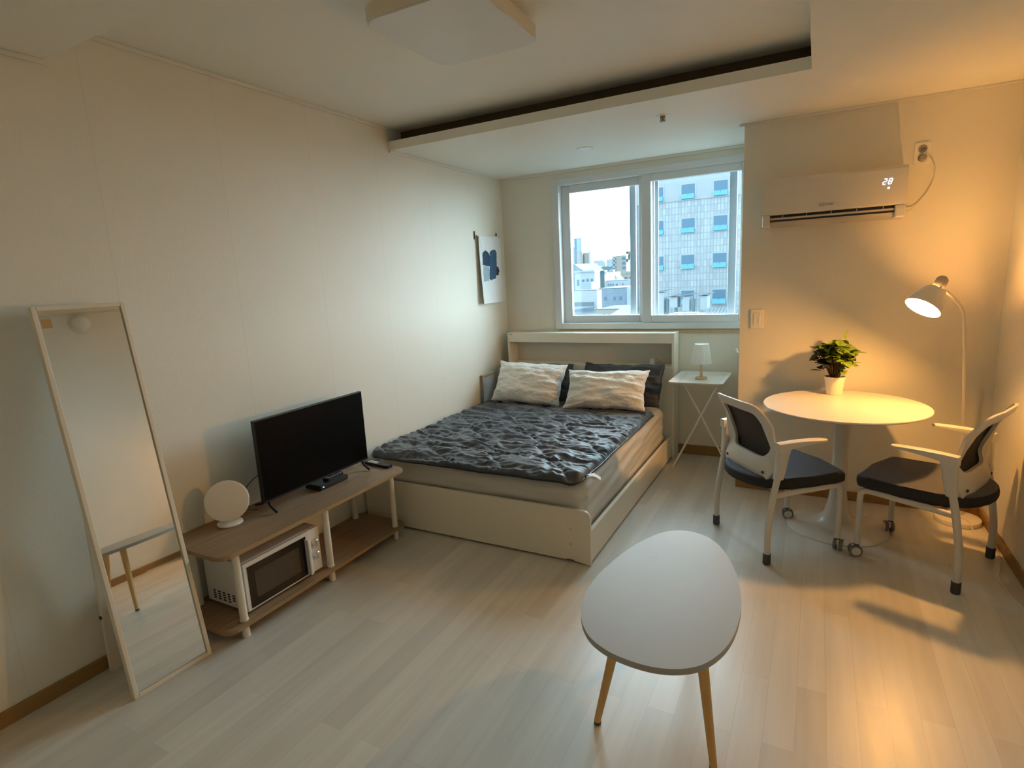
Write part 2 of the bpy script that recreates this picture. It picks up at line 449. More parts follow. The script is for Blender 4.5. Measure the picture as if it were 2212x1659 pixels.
fr = wpart('window_frame', b, 'pvc')
b = BM(); ring(b, -1.962, -1.215, 1.085, 2.246, YW+.045, YW+.085, .076, .075, .062, .062, .004); sl = wpart('inner_sash', b, 'pvc')
b = BM(); box(b, -1.89, -1.285, YW+.063, YW+.067, 1.14, 2.19); wpart('pane', b, 'glass', sl, False)
b = BM(); ring(b, -1.255, -.445, 1.085, 2.246, YW-.005, YW+.04, .076, .072, .060, .056, .004); sr = wpart('inner_sash', b, 'pvc')
b = BM(); box(b, -1.19, -.51, YW+.016, YW+.020, 1.14, 2.195); wpart('pane', b, 'glass', sr, False)
yo = YW + .13
b = BM(); ring(b, -1.99, -1.345, 1.07, 2.262, yo+.022, yo+.045, .05, .053, .05, .05); o1 = wpart('outer_sash', b, 'alu')
b = BM(); box(b, -1.96, -1.37, yo+.031, yo+.035, 1.1, 2.23); wpart('pane', b, 'glass', o1, False)
b = BM(); box(b, -1.41, -1.392, yo+.005, yo+.022, 1.60, 1.67, .003); box(b, -1.425, -1.405, yo-.004, yo+.01, 1.585, 1.61, .003); box(b, -1.425, -1.40, yo-.004, yo+.008, 1.65, 1.672, .003)
wpart('latch', b, 'alu', o1)
b = BM(); ring(b, -1.212, -.557, 1.07, 2.262, yo-.012, yo+.012, .030, .056, .05, .05); o2 = wpart('outer_sash', b, 'alu')
b = BM(); box(b, -1.20, -.60, yo-.003, yo+.001, 1.1, 2.23); wpart('pane', b, 'glass', o2, False)
b = BM(); box(b, -1.176, -1.148, yo-.026, yo-.014, 1.07, 2.262, .003); wpart('screen_rail', b, 'alu', o2)

# ------------------------------------------------------------------ ceiling fittings
t = thing('ceiling_lamp', 'square white ceiling light with rounded corners, switched off, in the raised ceiling tray', 'ceiling light', (-1.245, 1.985, ZH), math.radians(0.6))
b = BM(); prism(b, rrect(-.205, .205, -.235, .235, .03), -.035, 0); obj('mounting_plate', b, 'lampbase', t)
b = BM(); prism(b, rrect(-.232, .232, -.262, .262, .06, 8), -.085, -.035, .006, 3); obj('diffuser', b, ['lampwhite'], t)
b = BM(); prism(b, rrect(-.236, .236, -.266, .266, .064, 8), -.079, -.033); obj('rim', b, 'lampbase', t)

t = thing('downlight', 'small round recessed white downlight in the lower ceiling near the window', 'downlight', (-1.465, 3.937, ZL))
b = BM(); lathe(b, [(0, -.0035), (.042, -.0035), (.045, -.005), (.056, -.005), (.058, 0)], 36); obj('trim_ring', b, 'white', t)
b = BM(); lathe(b, [(0, -.007), (.03, -.0068), (.041, -.0045), (.041, -.003)], 36); obj('lens', b, 'lens', t)

t = thing('sprinkler', 'small bronze fire sprinkler head in the lower ceiling', 'sprinkler', (-.812, 3.443, ZL))
b = BM(); lathe(b, [(0, -.004), (.030, -.004), (.034, 0), (.034, .004)], 28); obj('escutcheon', b, 'white', t)
b = BM(); lathe(b, [(0, -.03), (.008, -.028), (.008, -.012), (.012, -.010), (.012, -.004)], 16); obj('head', b, 'copper', t)
b = BM(); lathe(b, [(0, -.034), (.017, -.033), (.017, -.031), (0, -.031)], 16); box(b, -.014, -.011, -.003, .003, -.033, -.004); box(b, .011, .014, -.003, .003, -.033, -.004); obj('deflector', b, 'copper', t)

t = thing('wall_detector', 'round white wall detector seen only as a reflection at the top of the leaning mirror', 'detector', (XR, 2.325, 2.255))
Rw = Matrix.Rotation(-PI/2, 4, 'Y')
b = BM(); lathe(b, [(0, .018), (.080, .018), (.086, .012), (.086, 0)], 36, Rw); obj('base_plate', b, 'lampbase', t)
b = BM(); lathe(b, [(0, .070), (.030, .067), (.054, .054), (.068, .034), (.072, .018)], 36, Rw); obj('dome', b, 'white', t)

# ------------------------------------------------------------------ air conditioner
t = thing('air_conditioner', 'white wall mounted air conditioner showing 28 on its display', 'air conditioner', (.055, YP, 1.72))
b = BM(); box(b, -.358, .350, -.150, 0, .02, .272, .006, 2); obj('body', b, 'ac', t)
secs = []
for z, y in ((.068, -.178), (.075, -.186), (.12, -.196), (.2, -.198), (.255, -.192), (.272, -.176), (.276, -.15)):
    secs.append([(-.36, y, z), (.352, y, z), (.352, -.145, z), (-.36, -.145, z)])
b = BM(); loft(b, secs); obj('front_panel', b, 'ac', t)
for x0, x1 in ((-.36, -.318), (.302, .352)):
    b = BM(); box(b, x0, x1, -.186, -.004, .0, .069, .010, 3); obj('end_cap', b, 'ac', t)
b = BM(); box(b, -.318, .302, -.166, -.05, .030, .067); obj('outlet_slot', b, 'acdark', t)
b = BM(); loft(b, [[(-.316, -.172, .050), (.30, -.172, .050), (.30, -.168, .053), (-.316, -.168, .053)], [(-.316, -.150, .016), (.30, -.150, .016), (.30, -.143, .020), (-.316, -.143, .020)], [(-.316, -.03, .002), (.30, -.03, .002), (.30, -.03, .010), (-.316, -.03, .010)]]); obj('louver', b, 'aclouv', t)
for k in range(5):
    b = BM(); x = -.25 + k*.125; box(b, x-.002, x+.002, -.172, -.15, .052, .068); obj('vane', b, 'aclouv', t)
# seven segment 28, slanted
def digit(bm, x, z, segs, w=.014, h=.028, th=.0036):
    sh = lambda zz: .22 * zz
    G = {'a': (0, h, w, h), 'g': (0, h/2, w, h/2), 'd': (0, 0, w, 0), 'f': (0, h/2, 0, h), 'b': (w, h/2, w, h), 'e': (0, 0, 0, h/2), 'c': (w, 0, w, h/2)}
    for s in segs:
        x0, z0, x1, z1 = G[s]; hv = abs(z1-z0) < 1e-6; p = .0016
        if hv: q = [(x0+p, z0-th/2), (x1-p, z0-th/2), (x1-p, z0+th/2), (x0+p, z0+th/2)]
        else: q = [(x0-th/2, z0+p), (x0+th/2, z0+p), (x0+th/2, z1-p), (x0-th/2, z1-p)]
        vs = [bm.verts.new((x + a + sh(c), -.1995, z + c)) for a, c in q]
        f = bm.faces.new(vs); r = bmesh.ops.extrude_face_region(bm, geom=[f]); bmesh.ops.translate(bm, vec=(0, .003, 0), verts=[v for v in r['geom'] if isinstance(v, bmesh.types.BMVert)])
b = BM(); digit(b, .237, .178, 'abged'); digit(b, .262, .178, 'abcdefg'); obj('display_digits', b, 'led', t, False)
b = BM(); lathe(b, [(0, 0), (.0055, 0), (.0055, .003), (0, .003)], 20, Matrix.Translation((.266, -.1993, .158)) @ Matrix.Rotation(-PI/2, 4, 'X')); obj('indicator_light', b, 'led', t, False)
text_mesh('logo', 'Carrier', .026, 'logo', t, Matrix.Translation((-.028, -.1972, .104)) @ Matrix.Rotation(PI/2, 4, 'X'), .35)
b = BM()
tube(b, smooth_path([(.352, -.05, .03), (.40, -.02, .05), (.455, -.012, .12), (.487, -.012, .20), (.482, -.014, .27), (.455, -.02, .315), (.431, -.03, .318)], 8), .0032, 8)
obj('power_cord', b, 'cord', t)
b = BM(); lathe(b, [(0, .036), (.014, .036), (.018, .028), (.019, .010), (0, .010)], 20, Matrix.Translation((.431, 0, .318)) @ Matrix.Rotation(PI/2, 4, 'X')); obj('plug', b, 'outletd', t)

t = thing('wall_outlet', 'white double power outlet right of the air conditioner', 'power outlet', (.483, YP, 2.062))
b = BM(); prism(b, rrect(-.037, .037, -.056, .056, .006), 0, .009, .002); bmesh.ops.rotate(b, matrix=Matrix.Rotation(PI/2, 3, 'X'), verts=b.verts[:]); obj('faceplate', b, 'outlet', t)
for z in (.024, -.024):
    b = BM(); lathe(b, [(0, .0095), (.017, .0095), (.019, .0105), (.021, .0105), (.021, .008), (0, .008)], 28, Matrix.Translation((0, 0, z)) @ Matrix.Rotation(PI/2, 4, 'X')); obj('socket', b, 'outletd', t)
    for dx in (-.0065, .0065):
        b2 = BM(); lathe(b2, [(0, .0105), (.0024, .0105), (.0024, .009), (0, .009)], 10, Matrix.Translation((dx, 0, z)) @ Matrix.Rotation(PI/2, 4, 'X')); obj('pin_hole', b2, 'vent', t)

t = thing('light_switch', 'square cream light switch on the wall right of the window', 'light switch', (-.331, YP, 1.16))
b = BM(); box(b, -.039, .039, -.012, 0, -.061, .061, .004, 2); obj('faceplate', b, 'outlet', t)
b = BM(); box(b, -.020, .022, -.017, -.011, -.042, .042, .003, 2); obj('rocker', b, 'outlet', t)
b = BM(); box(b, .006, .018, -.0185, -.016, -.030, .030, .001, 1); obj('toggle', b, 'white', t)

t = thing('wall_hook', 'small white hook on the side of the projecting wall above the tray table', 'hook', (XP, 4.25, .912))
b = BM(); box(b, -.008, 0, -.014, .014, -.022, .022, .003, 2); obj('back_plate', b, 'white', t)
b = BM(); tube(b, smooth_path([(-.006, 0, -.006), (-.028, 0, -.012), (-.044, 0, -.004), (-.046, 0, .014)], 5), [.006]*15 + [.008], 10); obj('peg', b, 'white', t)

# ------------------------------------------------------------------ wall hanging
t = thing('wall_hanging', 'white cloth with abstract blue shapes hanging on the left wall near the window', 'wall hanging', (XL, 4.315, 1.86))
b = BM(); tube(b, [(.022, -.20, 0), (.022, .185, .002)], .005, 10); obj('rod', b, 'leg', t)
for y in (-.205, .16):
    b = BM(); box(b, .001, .012, y-.004, y+.004, -.03, .035, .002, 1); tube(b, [(.008, y, -.006), (.022, y, -.010), (.028, y, .002)], .003, 8); obj('hook', b, 'brass', t)
def cloth_x(y, z):        # local: sags off the wall towards the bottom
    k = max(0, -z) / .57
    return .026 + .012*k + .007*math.sin(9*y + 3*k) * k + .014*max(0, 1 - abs((y+.17) - .16*k*1.6)/.03) * max(0, .5-k)
blobs = [('blue1', [(4.182, 1.724), (4.23, 1.743), (4.266, 1.73), (4.309, 1.693), (4.28, 1.608), (4.169, 1.618)]),
         ('blue3', [(4.178, 1.614), (4.27, 1.604), (4.268, 1.543), (4.252, 1.486), (4.163, 1.48)]),
         ('blue2', [(4.294, 1.726), (4.34, 1.745), (4.403, 1.749), (4.419, 1.718), (4.407, 1.613), (4.395, 1.55), (4.376, 1.507), (4.32, 1.497), (4.286, 1.488), (4.259, 1.5), (4.268, 1.543), (4.28, 1.608), (4.309, 1.693)]),
         ('blue4', [(4.407, 1.608), (4.43, 1.60), (4.448, 1.569), (4.428, 1.53), (4.388, 1.526)])]
def inside(p, poly):
    c = False; n = len(poly)
    for i in range(n):
        (x1, y1), (x2, y2) = poly[i], poly[(i+1) % n]
        if (y1 > p[1]) != (y2 > p[1]) and p[0] < (x2-x1)*(p[1]-y1)/(y2-y1)+x1: c = not c
    return c
b = BM(); ny, nz = 130, 196; grid = []
for j in range(nz+1):
    z = -.003 - .562*j/nz; row = []
    for i in range(ny+1):
        y = -.182 + .372*i/ny
        row.append(b.verts.new((cloth_x(y, z), y + .004*(j/nz), z)))
    grid.append(row)
for j in range(nz):
    for i in range(ny):
        f = b.faces.new((grid[j][i], grid[j][i+1], grid[j+1][i+1], grid[j+1][i]))
        c = f.calc_center_median(); p = (c.y + 4.315 + .006*noise.noise(Vector((c.y*40, c.z*40, 0))), c.z + 1.86 + .006*noise.noise(Vector((c.y*40, c.z*40, 5))))
        for k, (nm, poly) in enumerate(blobs):
            if inside(p, poly): f.material_index = k+1
o = obj('fabric', b, ['cloth'] + [n for n, _ in blobs], t)
sm = o.modifiers.new('thickness', 'SOLIDIFY'); sm.thickness = .0015; sm.offset = 0

# ------------------------------------------------------------------ bed
t = thing('bed_frame', 'white laminate double bed frame with a shelf headboard under the window', 'bed', (-1.70, 2.559, 0))
ox, oy = -1.70, 2.559
def L(bm):           # shift world coordinates into the bed's own space
    bmesh.ops.translate(bm, vec=(-ox, -oy, 0), verts=bm.verts[:]); return bm
pts = [(-2.50, .012), (-1.115, .012), (-1.113, .02), (-1.07, .02), (-1.068, .012), (-.975, .0)]
pts += [(-.975 - .035 + .035*math.cos(a), .30 - .035 + .035*math.sin(a)) for a in [PI/2*k/6 for k in range(7)]] + [(-2.50, .30)]
b = BM(); prism(b, [(x, z) for x, z in pts], 0, .018, .0015, 1)
bmesh.ops.rotate(b, matrix=Matrix.Rotation(PI/2, 3, 'X'), verts=b.verts[:]); bmesh.ops.translate(b, vec=(0, 2.577, 0), verts=b.verts[:])
fb = obj('footboard', L(b), 'bedw', t)
for x in (-1.085, -2.30):
    for z in (.19, .105):
        b = BM(); lathe(b, [(0, 0), (.007, 0), (.007, .002), (0, .002)], 14, Matrix.Translation((x, 2.559-.001, z)) @ Matrix.Rotation(-PI/2, 4, 'X')); obj('screw_cap', L(b), 'bedin', fb)
b = BM(); box(b, -1.002, -.98, 2.577, 4.45, .012, .185, .002, 1); obj('side_rail', L(b), 'bedw', t)
b = BM(); box(b, -2.50, -2.478, 2.577, 4.45, .012, .185, .002, 1); obj('side_rail', L(b), 'bedw', t)
b = BM(); box(b, -2.478, -1.002, 2.578, 4.44, .13, .150); obj('slat_base', L(b), 'bedin', t)
hb0, hb1, hz = -2.435, -.957, 1.018
hr = bpy.data.objects.new('headboard', None); C.objects.link(hr); hr.parent = t
def hp(name, m, *a, **k):
    b = BM(); box(b, *a, **k); return obj(name, L(b), m, hr)
hp('side_panel', 'bedw', hb0, hb0+.02, 4.44, 4.604, 0, hz, bev=.0015, seg=1)
hp('side_panel', 'bedw', hb1-.02, hb1, 4.44, 4.604, 0, hz, bev=.0015, seg=1)
hp('top_board', 'bedw', hb0+.02, hb1-.02, 4.45, 4.604, hz-.02, hz-.002, bev=.0015, seg=1)
hp('front_rail', 'bedw', hb0+.02, hb1-.02, 4.442, 4.458, .935, hz-.001, bev=.0015, seg=1)
hp('front_panel', 'bedw', hb0+.02, hb1-.02, 4.442, 4.458, .02, .752, bev=.0015, seg=1)
hp('shelf', 'bedw', hb0+.02, hb1-.02, 4.458, 4.590, .735, .752)
hp('back_panel', 'bedin', hb0+.02, hb1-.02, 4.592, 4.602, .1, hz-.02)
hp('maker_label', 'logo', -2.424, -2.385, 4.4405, 4.4425, 1.0, 1.007)

# mattress with a fitted sheet
def mattress():
    b = BM(); x0, x1, y0, y1, z0, z1, r = -2.462, -1.018, 2.60, 4.425, .152, .440, .06
    out = rrect(x0, x1, y0, y1, .075, 8)
    # dense perimeter
    P = []
    for i in range(len(out)):
        a = Vector(out[i]); c = Vector(out[(i+1) % len(out)]); n = max(1, int((c-a).length/.02))
        for k in range(n): P.append(a.lerp(c, k/n))
    cx, cy = (x0+x1)/2, (y0+y1)/2; rings = []
    prof = [(.02, z0), (.004, z0+.03)] + [(0, .20 + .0105*k) for k in range(17)] + [(.003, .382), (.008, .397), (.014, .409), (.022, .420), (.033, .429), (.05, .436), (.09, .440)]
    for off, z in prof:
        ring = []
        for i, p in enumerate(P):
            d = Vector((cx, cy)) - p; q = Vector((p.x + max(-1, min(1, d.x/.1))*off, p.y + max(-1, min(1, d.y/.1))*off))
            wr = 0
            if .2 < z < .43:
                s = p.x*1.0 + p.y*1.0
                wr = (.012*noise.noise(Vector((p.x*2.4 + z*9, p.y*3.4 - z*12, z*16))) + (.35-abs(noise.noise(Vector((p.x*1.6 + z*5 + 9, p.y*2.6 - z*9, z*13)))))*.022 - .006)*min(1, (.435-z)/.04)
            dn = (p - Vector((cx, cy))); nn = Vector((0, 0))
            if abs(p.x-x0) < .08: nn.x -= 1
            if abs(p.x-x1) < .08: nn.x += 1
            if abs(p.y-y0) < .08: nn.y -= 1
            if abs(p.y-y1) < .08: nn.y += 1
            if nn.length: nn.normalize()
            q = q + nn*min(wr, .009)
            ring.append(b.verts.new((q.x, q.y, z)))
        rings.append(ring)
    n = len(P)
    for a, c in zip(rings, rings[1:]):
        for k in range(n): b.faces.new((a[k], a[(k+1) % n], c[(k+1) % n], c[k]))
    b.faces.new(rings[0][::-1]); b.faces.new(rings[-1])
    bmesh.ops.translate(b, vec=(1.74, -3.5, -.152), verts=b.verts[:])
    return b
o = obj('mattress', mattress(), 'mattress', None, True, (-1.74, 3.5, .152), 60)
tag(o, 'thick mattress in a beige fitted sheet lying in the white bed frame', 'mattress')

# quilt
def fbm(x, y, z=0.0, o=3):
    s = 0; a = 1
    for k in range(o):
        s += a*noise.noise(Vector((x, y, z+7*k))); x *= 2.03; y *= 2.03; a *= .5
    return s
QX0, QX1, QY0, QY1 = -2.475, -1.035, 2.575, 4.09
def qxy(u, v):
    x = QX0 + (QX1-QX0)*u; y = QY0 + (QY1-QY0)*v
    # corners rounded in plan, edges a little wavy
    r = .10
    fx = min(x-QX0, QX1-x); fy = y-QY0
    return x, y
def qh(x, y):
    # row stitches running across the bed, staggered cross stitches, gathered wrinkles beside each seam
    row = .235; yy = y + .016*fbm(x*2.2, y*2.0, 9) + .03*math.sin(x*4.2); k = math.floor(yy/row); fr = yy/row - k
    d1 = min(fr, 1-fr)*row
    col = .42; xx = x + .21*(k % 2) + .28*(fr) + .02*fbm(x*3, y*3, 4); fc = xx/col - math.floor(xx/col); d2 = min(fc, 1-fc)*col
    d = min(d1, d2*1.0)
    puff = 1 - math.exp(-d/.03)
    w = fbm(x*4.0 + .5*fbm(x*3, y*3, 21, 1), y*14, 1, 2)*.010 + (.28 - abs(fbm(x*4.2 + y*1.5 + .6*fbm(x*4, y*5, 22, 1), y*11 + .5*fbm(x*5, y*4, 23, 1), 6, 2)))*.030 + (.25 - abs(fbm(x*11 - y*4, y*27, 31, 1)))*.012 - .009
    gather = math.exp(-d2/.05)*math.sin(y*150 + 9*fbm(x*6, y*6, 8))*.0032 + math.exp(-d1/.045)*math.sin(x*110 + 9*fbm(x*6, y*6, 3))*.003
    return .016*puff + w + gather
def quilt():
    b = BM(); nu, nv = 250, 270; top = []
    for j in range(nv+1):
        rowv = []
        for i in range(nu+1):
            u, v = i/nu, j/nv
            x = QX0 + (QX1-QX0)*u; y = QY0 + (QY1-QY0)*v
            # round the two foot corners in plan
            r = .11; dx = 0
            if y < QY0 + r:
                s = (QY0 + r - y)/r; inset = r*(1 - math.sqrt(max(0, 1 - s*s)))*.55
                cxm = (QX0+QX1)/2; x = cxm + (x-cxm)*(1 - inset*2/(QX1-QX0))
            x += .006*fbm(y*5, u*2, 11)*(abs(u-.5)*2)**3; y += .012*fbm(x*4, v*2, 12)*(1-v)**6
            e = min((u)*(QX1-QX0), (1-u)*(QX1-QX0), v*(QY1-QY0), (1-v)*(QY1-QY0))
            ed = 1 - (1 - min(1, e/.035))**2
            ez = math.sqrt(max(0, ed))
            drop = 0
            fx = QX0 + (QX1-QX0)*u; fy = QY0 + (QY1-QY0)*v
            dd = max(0, .11 - v*(QY1-QY0))/.11; drop -= .012*dd*dd
            dr = max(0, .06 - (1-u)*(QX1-QX0))/.06; drop -= .008*dr*dr
            z = .4475 + drop + ez*(.022 + max(-.018, min(.040, qh(x, y))))
            rowv.append(b.verts.new((x, y, z)))
        top.append(rowv)
    for j in range(nv):
        for i in range(nu):
            b.faces.new((top[j][i], top[j][i+1], top[j+1][i+1], top[j+1][i]))
    # underside
    bd = [top[0][i] for i in range(nu+1)] + [top[j][nu] for j in range(1, nv+1)] + [top[nv][i] for i in range(nu-1, -1, -1)] + [top[j][0] for j in range(nv-1, 0, -1)]
    low = [b.verts.new((v.co.x, v.co.y, v.co.z-.006)) for v in bd]; n = len(bd)
    for k in range(n): b.faces.new((bd[k], low[k], low[(k+1) % n], bd[(k+1) % n]))
    b.faces.new(low)
    edge = [v.co.copy() for v in bd[::4]]
    return b, edge
qb, qedge = quilt()
t = thing('quilt', 'crumpled charcoal grey quilt spread over the bed', 'quilt', (-1.75, 3.3, .441))
bmesh.ops.translate(qb, vec=(1.75, -3.3, -.441), verts=qb.verts[:])
obj('cover', qb, 'quilt', t, True, None, 180)
b = BM(); tube(b, [(p.x+1.75, p.y-3.3, p.z-.441-.001) for p in qedge] + [(qedge[0].x+1.75, qedge[0].y-3.3, qedge[0].z-.442)], .0055, 8); obj('piping', b, 'black', t)
b = BM()
for k, (a, l) in enumerate(((-18, .075), (30, .06))):
    secs = []
    for s in range(6):
        f = s/5; w = .022
        p = Vector((QX1+.002 + f*l*math.cos(math.radians(a)), QY0+.10 - f*l*math.sin(math.radians(a))*1 + k*.03, .446 + .016*math.sin(f*PI) - .012*f))
        n_ = Vector((math.sin(math.radians(a)), math.cos(math.radians(a)), 0))
        secs.append([(p+n_*w)[:], (p-n_*w)[:], (p-n_*w+Vector((0,0,.0015)))[:], (p+n_*w+Vector((0,0,.0015)))[:]])
    loft(b, secs)
bmesh.ops.translate(b, vec=(1.75, -3.3, -.441), verts=b.verts[:])
obj('care_tag', b, 'tag', t)['label'] = 'white care tags at the front right corner'

# pillows: local x along width, local y up the slope, local z thickness
def pillow_bm(w, h, th, seed, crease=.010, pinch=.10, flange=0.0):
    b = BM(); n, m_ = 56, 40
    def P(i, j, side):
        u = -1 + 2*i/n; v = -1 + 2*j/m_
        k = max(0, (1 - abs(u)**3.2)) * max(0, (1 - abs(v)**3.0)); t_ = k**.62
        ex = 1 - pinch*(1-abs(u)**2)*abs(v)**3*.5; ey = 1 - pinch*(1-abs(v)**2)*0
        x = u*w/2*(1 - pinch*.55*(1 - v*v)*abs(u)**4*(.6 + .4*math.sin(seed))) ; y = v*h/2*(1 - pinch*(1 - u*u)*.5*abs(v)**4)
        x += .010*fbm(v*2.2 + seed, u, seed)*abs(u)**4; y += .012*fbm(u*2.2 + seed*2, v, seed+3)*abs(v)**4
        edgew = math.exp(-(1-abs(u))/.20)
        cr = crease*(fbm(u*2.2 + v*1.5 + seed, v*3.5 - u, seed+1) + 1.3*edgew*math.sin(v*11 + seed + 4*fbm(u*2, v*3, seed)))*min(1, k*2.2)
        sag = -.03*(v > .3)*0
        return Vector((x, y, side*th/2*t_ + side*cr))
    V = {}
    for j in range(m_+1):
        for i in range(n+1):
            edge = i in (0, n) or j in (0, m_)
            a = b.verts.new(P(i, j, 1)); V[(i, j, 1)] = a
            V[(i, j, -1)] = a if edge else b.verts.new(P(i, j, -1))
    for j in range(m_):
        for i in range(n):
            b.faces.new((V[i,j,1], V[i+1,j,1], V[i+1,j+1,1], V[i,j+1,1]))
            b.faces.new((V[i,j,-1], V[i,j+1,-1], V[i+1,j+1,-1], V[i+1,j,-1]))
    return b
def place_pillow(name, label, m, w, h, th, seed, base, lean, yaw=0.0, roll=0.0, group=None, **k):
    """base = middle of the lower edge; lean = degrees back from upright"""
    b = pillow_bm(w, h, th, seed, **k)
    bmesh.ops.translate(b, vec=(0, h/2, 0), verts=b.verts[:])
    R = Matrix.Rotation(math.radians(yaw), 4, 'Z') @ Matrix.Rotation(math.radians(90 - lean), 4, 'X') @ Matrix.Rotation(math.radians(roll), 4, 'Z')
    # after the X rotation local z points towards -y (the foot of the bed)
    bmesh.ops.transform(b, matrix=R, verts=b.verts[:])
    o = obj(name, b, m, None, True, base, 180)
    return tag(o, label, 'pillow', group)
place_pillow('pillow', 'charcoal pillow mostly hidden behind the left white pillow', 'darkpil', .68, .335, .13, 3.1, (-2.11, 4.215, .468), 27, 1, group='charcoal pillows by the headboard')
place_pillow('pillow', 'charcoal pillow showing its top corner behind the right white pillow', 'darkpil', .66, .350, .13, 5.3, (-1.345, 4.205, .468), 27, -3, 0.5, group='charcoal pillows by the headboard')
place_pillow('pillow', 'white textured pillow propped at the left, beside the wall', 'whitepil', .625, .365, .18, 1.7, (-2.085, 4.03, .478), 31, 3, -3, group='white pillows', pinch=.14, crease=.019)
place_pillow('pillow', 'white textured pillow propped at the right, beside the tray table', 'whitepil', .66, .335, .17, 8.2, (-1.395, 3.99, .480), 35, 2, 1.5, group='white pillows', pinch=.18, crease=.024)

t = thing('canvas_panel', 'small pale panel with a tan top edge on the left wall behind the left pillow', 'panel', (XL+.002, 4.16, .445))
b = BM(); box(b, .004, .016, -.085, .12, .002, .228); obj('cloth_face', b, 'canvas', t)
b = BM(); box(b, .0, .026, -.09, .125, .228, .246, .002, 1); obj('top_edge', b, 'tanw', t)
b = BM(); box(b, .0, .024, -.094, -.085, 0, .246, .002, 1); obj('side_edge', b, 'outletd', t)

t = thing('charger', 'tiny white charger standing on the headboard shelf', 'charger', (-1.152, 4.53, .7535))
b = BM(); box(b, -.018, .018, -.018, .018, 0, .045, .004, 2); obj('body', b, 'white', t)
b = BM(); tube(b, smooth_path([(.0, 0, .044), (.015, 0, .060), (.05, .0, .066), (.085, 0, .035), (.095, 0, .002)], 6), .0022, 6); obj('cable', b, 'white', t)

# ------------------------------------------------------------------ tray table and its lamp
t = thing('tray_table', 'white metal folding tray table with crossed legs beside the headboard', 'side table', (-.735, 4.32, 0))
b = BM()
hw, hd = .190, .245
secs = []
for s, z in ((1.0, .700), (.985, .697), (.86, .683), (.0, .683)):
    pass
o_ = rrect(-hw, hw, -hd, hd, .03, 6); i_ = rrect(-hw+.04, hw-.04, -hd+.045, hd-.045, .02, 6)
lay = [[(x, y, .702) for x, y in o_], [(x, y, .682) for x, y in i_], ]
n = len(o_)
A_ = [b.verts.new(p) for p in lay[0]]; B_ = [b.verts.new(p) for p in lay[1]]
D_ = [b.verts.new((x, y, .698)) for x, y in o_]; E_ = [b.verts.new((x, y, .678)) for x, y in i_]
for k in range(n):
    j = (k+1) % n
    b.faces.new((A_[k], A_[j], B_[j], B_[k])); b.faces.new((D_[k], E_[k], E_[j], D_[j])); b.faces.new((A_[k], D_[k], D_[j], A_[j]))
b.faces.new(B_); b.faces.new(E_[::-1])
obj('tray', b, 'whitem', t)
for (xb, xt, dy) in ((-.184, .140, -.004), (.232, -.120, .010)):
    b = BM(); tube(b, [(xb, -.07+dy, .003), (xt, -.07+dy, .678)], .0075, 10); obj('leg', b, 'whitem', t)
    b = BM(); tube(b, [(xt, -.15, .671), (xt, .16, .671)], .006, 8); obj('crossbar', b, 'whitem', t)
    b = BM(); tube(b, [(xb, -.078+dy, .006), (xb, .16, .006)], .006, 8); obj('foot_bar', b, 'whitem', t)

t = thing('table_lamp', 'small table lamp with a pleated white shade and wooden base on the tray table', 'table lamp', (-.735, 4.335, .682))
b = BM(); lathe(b, [(0, 0), (.042, 0), (.044, .006), (.044, .014), (.040, .018), (.016, .020), (0, .020)], 36); obj('base', b, 'lwood', t)
b = BM(); lathe(b, [(.011, .019), (.009, .05), (.0085, .10), (.009, .135), (0, .135)], 20); obj('stem', b, 'lwood', t)
wob = lambda k, s: .022*(1 if k % 2 else -1)
b = BM(); lathe(b, [(.072, .122), (.0715, .124), (.066, .16), (.058, .22), (.051, .266)], 96, wob=wob); o = obj('lamp_shade', b, 'shade', t, True, None, 20)
b = BM(); lathe(b, [(.0, .262), (.05, .262), (.052, .268), (.048, .268), (.046, .2635), (0, .2635)], 40); obj('shade_cap', b, 'shade', t)

# ------------------------------------------------------------------ round dining table
t = thing('round_table', 'round white pedestal dining table with a tulip shaped base', 'dining table', (.16, 3.535, 0))
b = BM(); lathe(b, [(0, .700), (.30, .700), (.385, .704), (.405, .712), (.4055, .716), (.403, .720), (0, .7205)], 96); obj('tabletop', b, 'tablew', t)
b = BM(); lathe(b, [(0, 0), (.258, 0), (.258, .004), (.252, .007), (.20, .016), (.14, .030), (.095, .052), (.068, .085), (.052, .14), (.044, .20), (.0385, .30), (.037, .42), (.041, .54), (.047, .64), (.052, .70), (0, .70)], 64); obj('pedestal', b, 'tablew', t, True, None, 60)

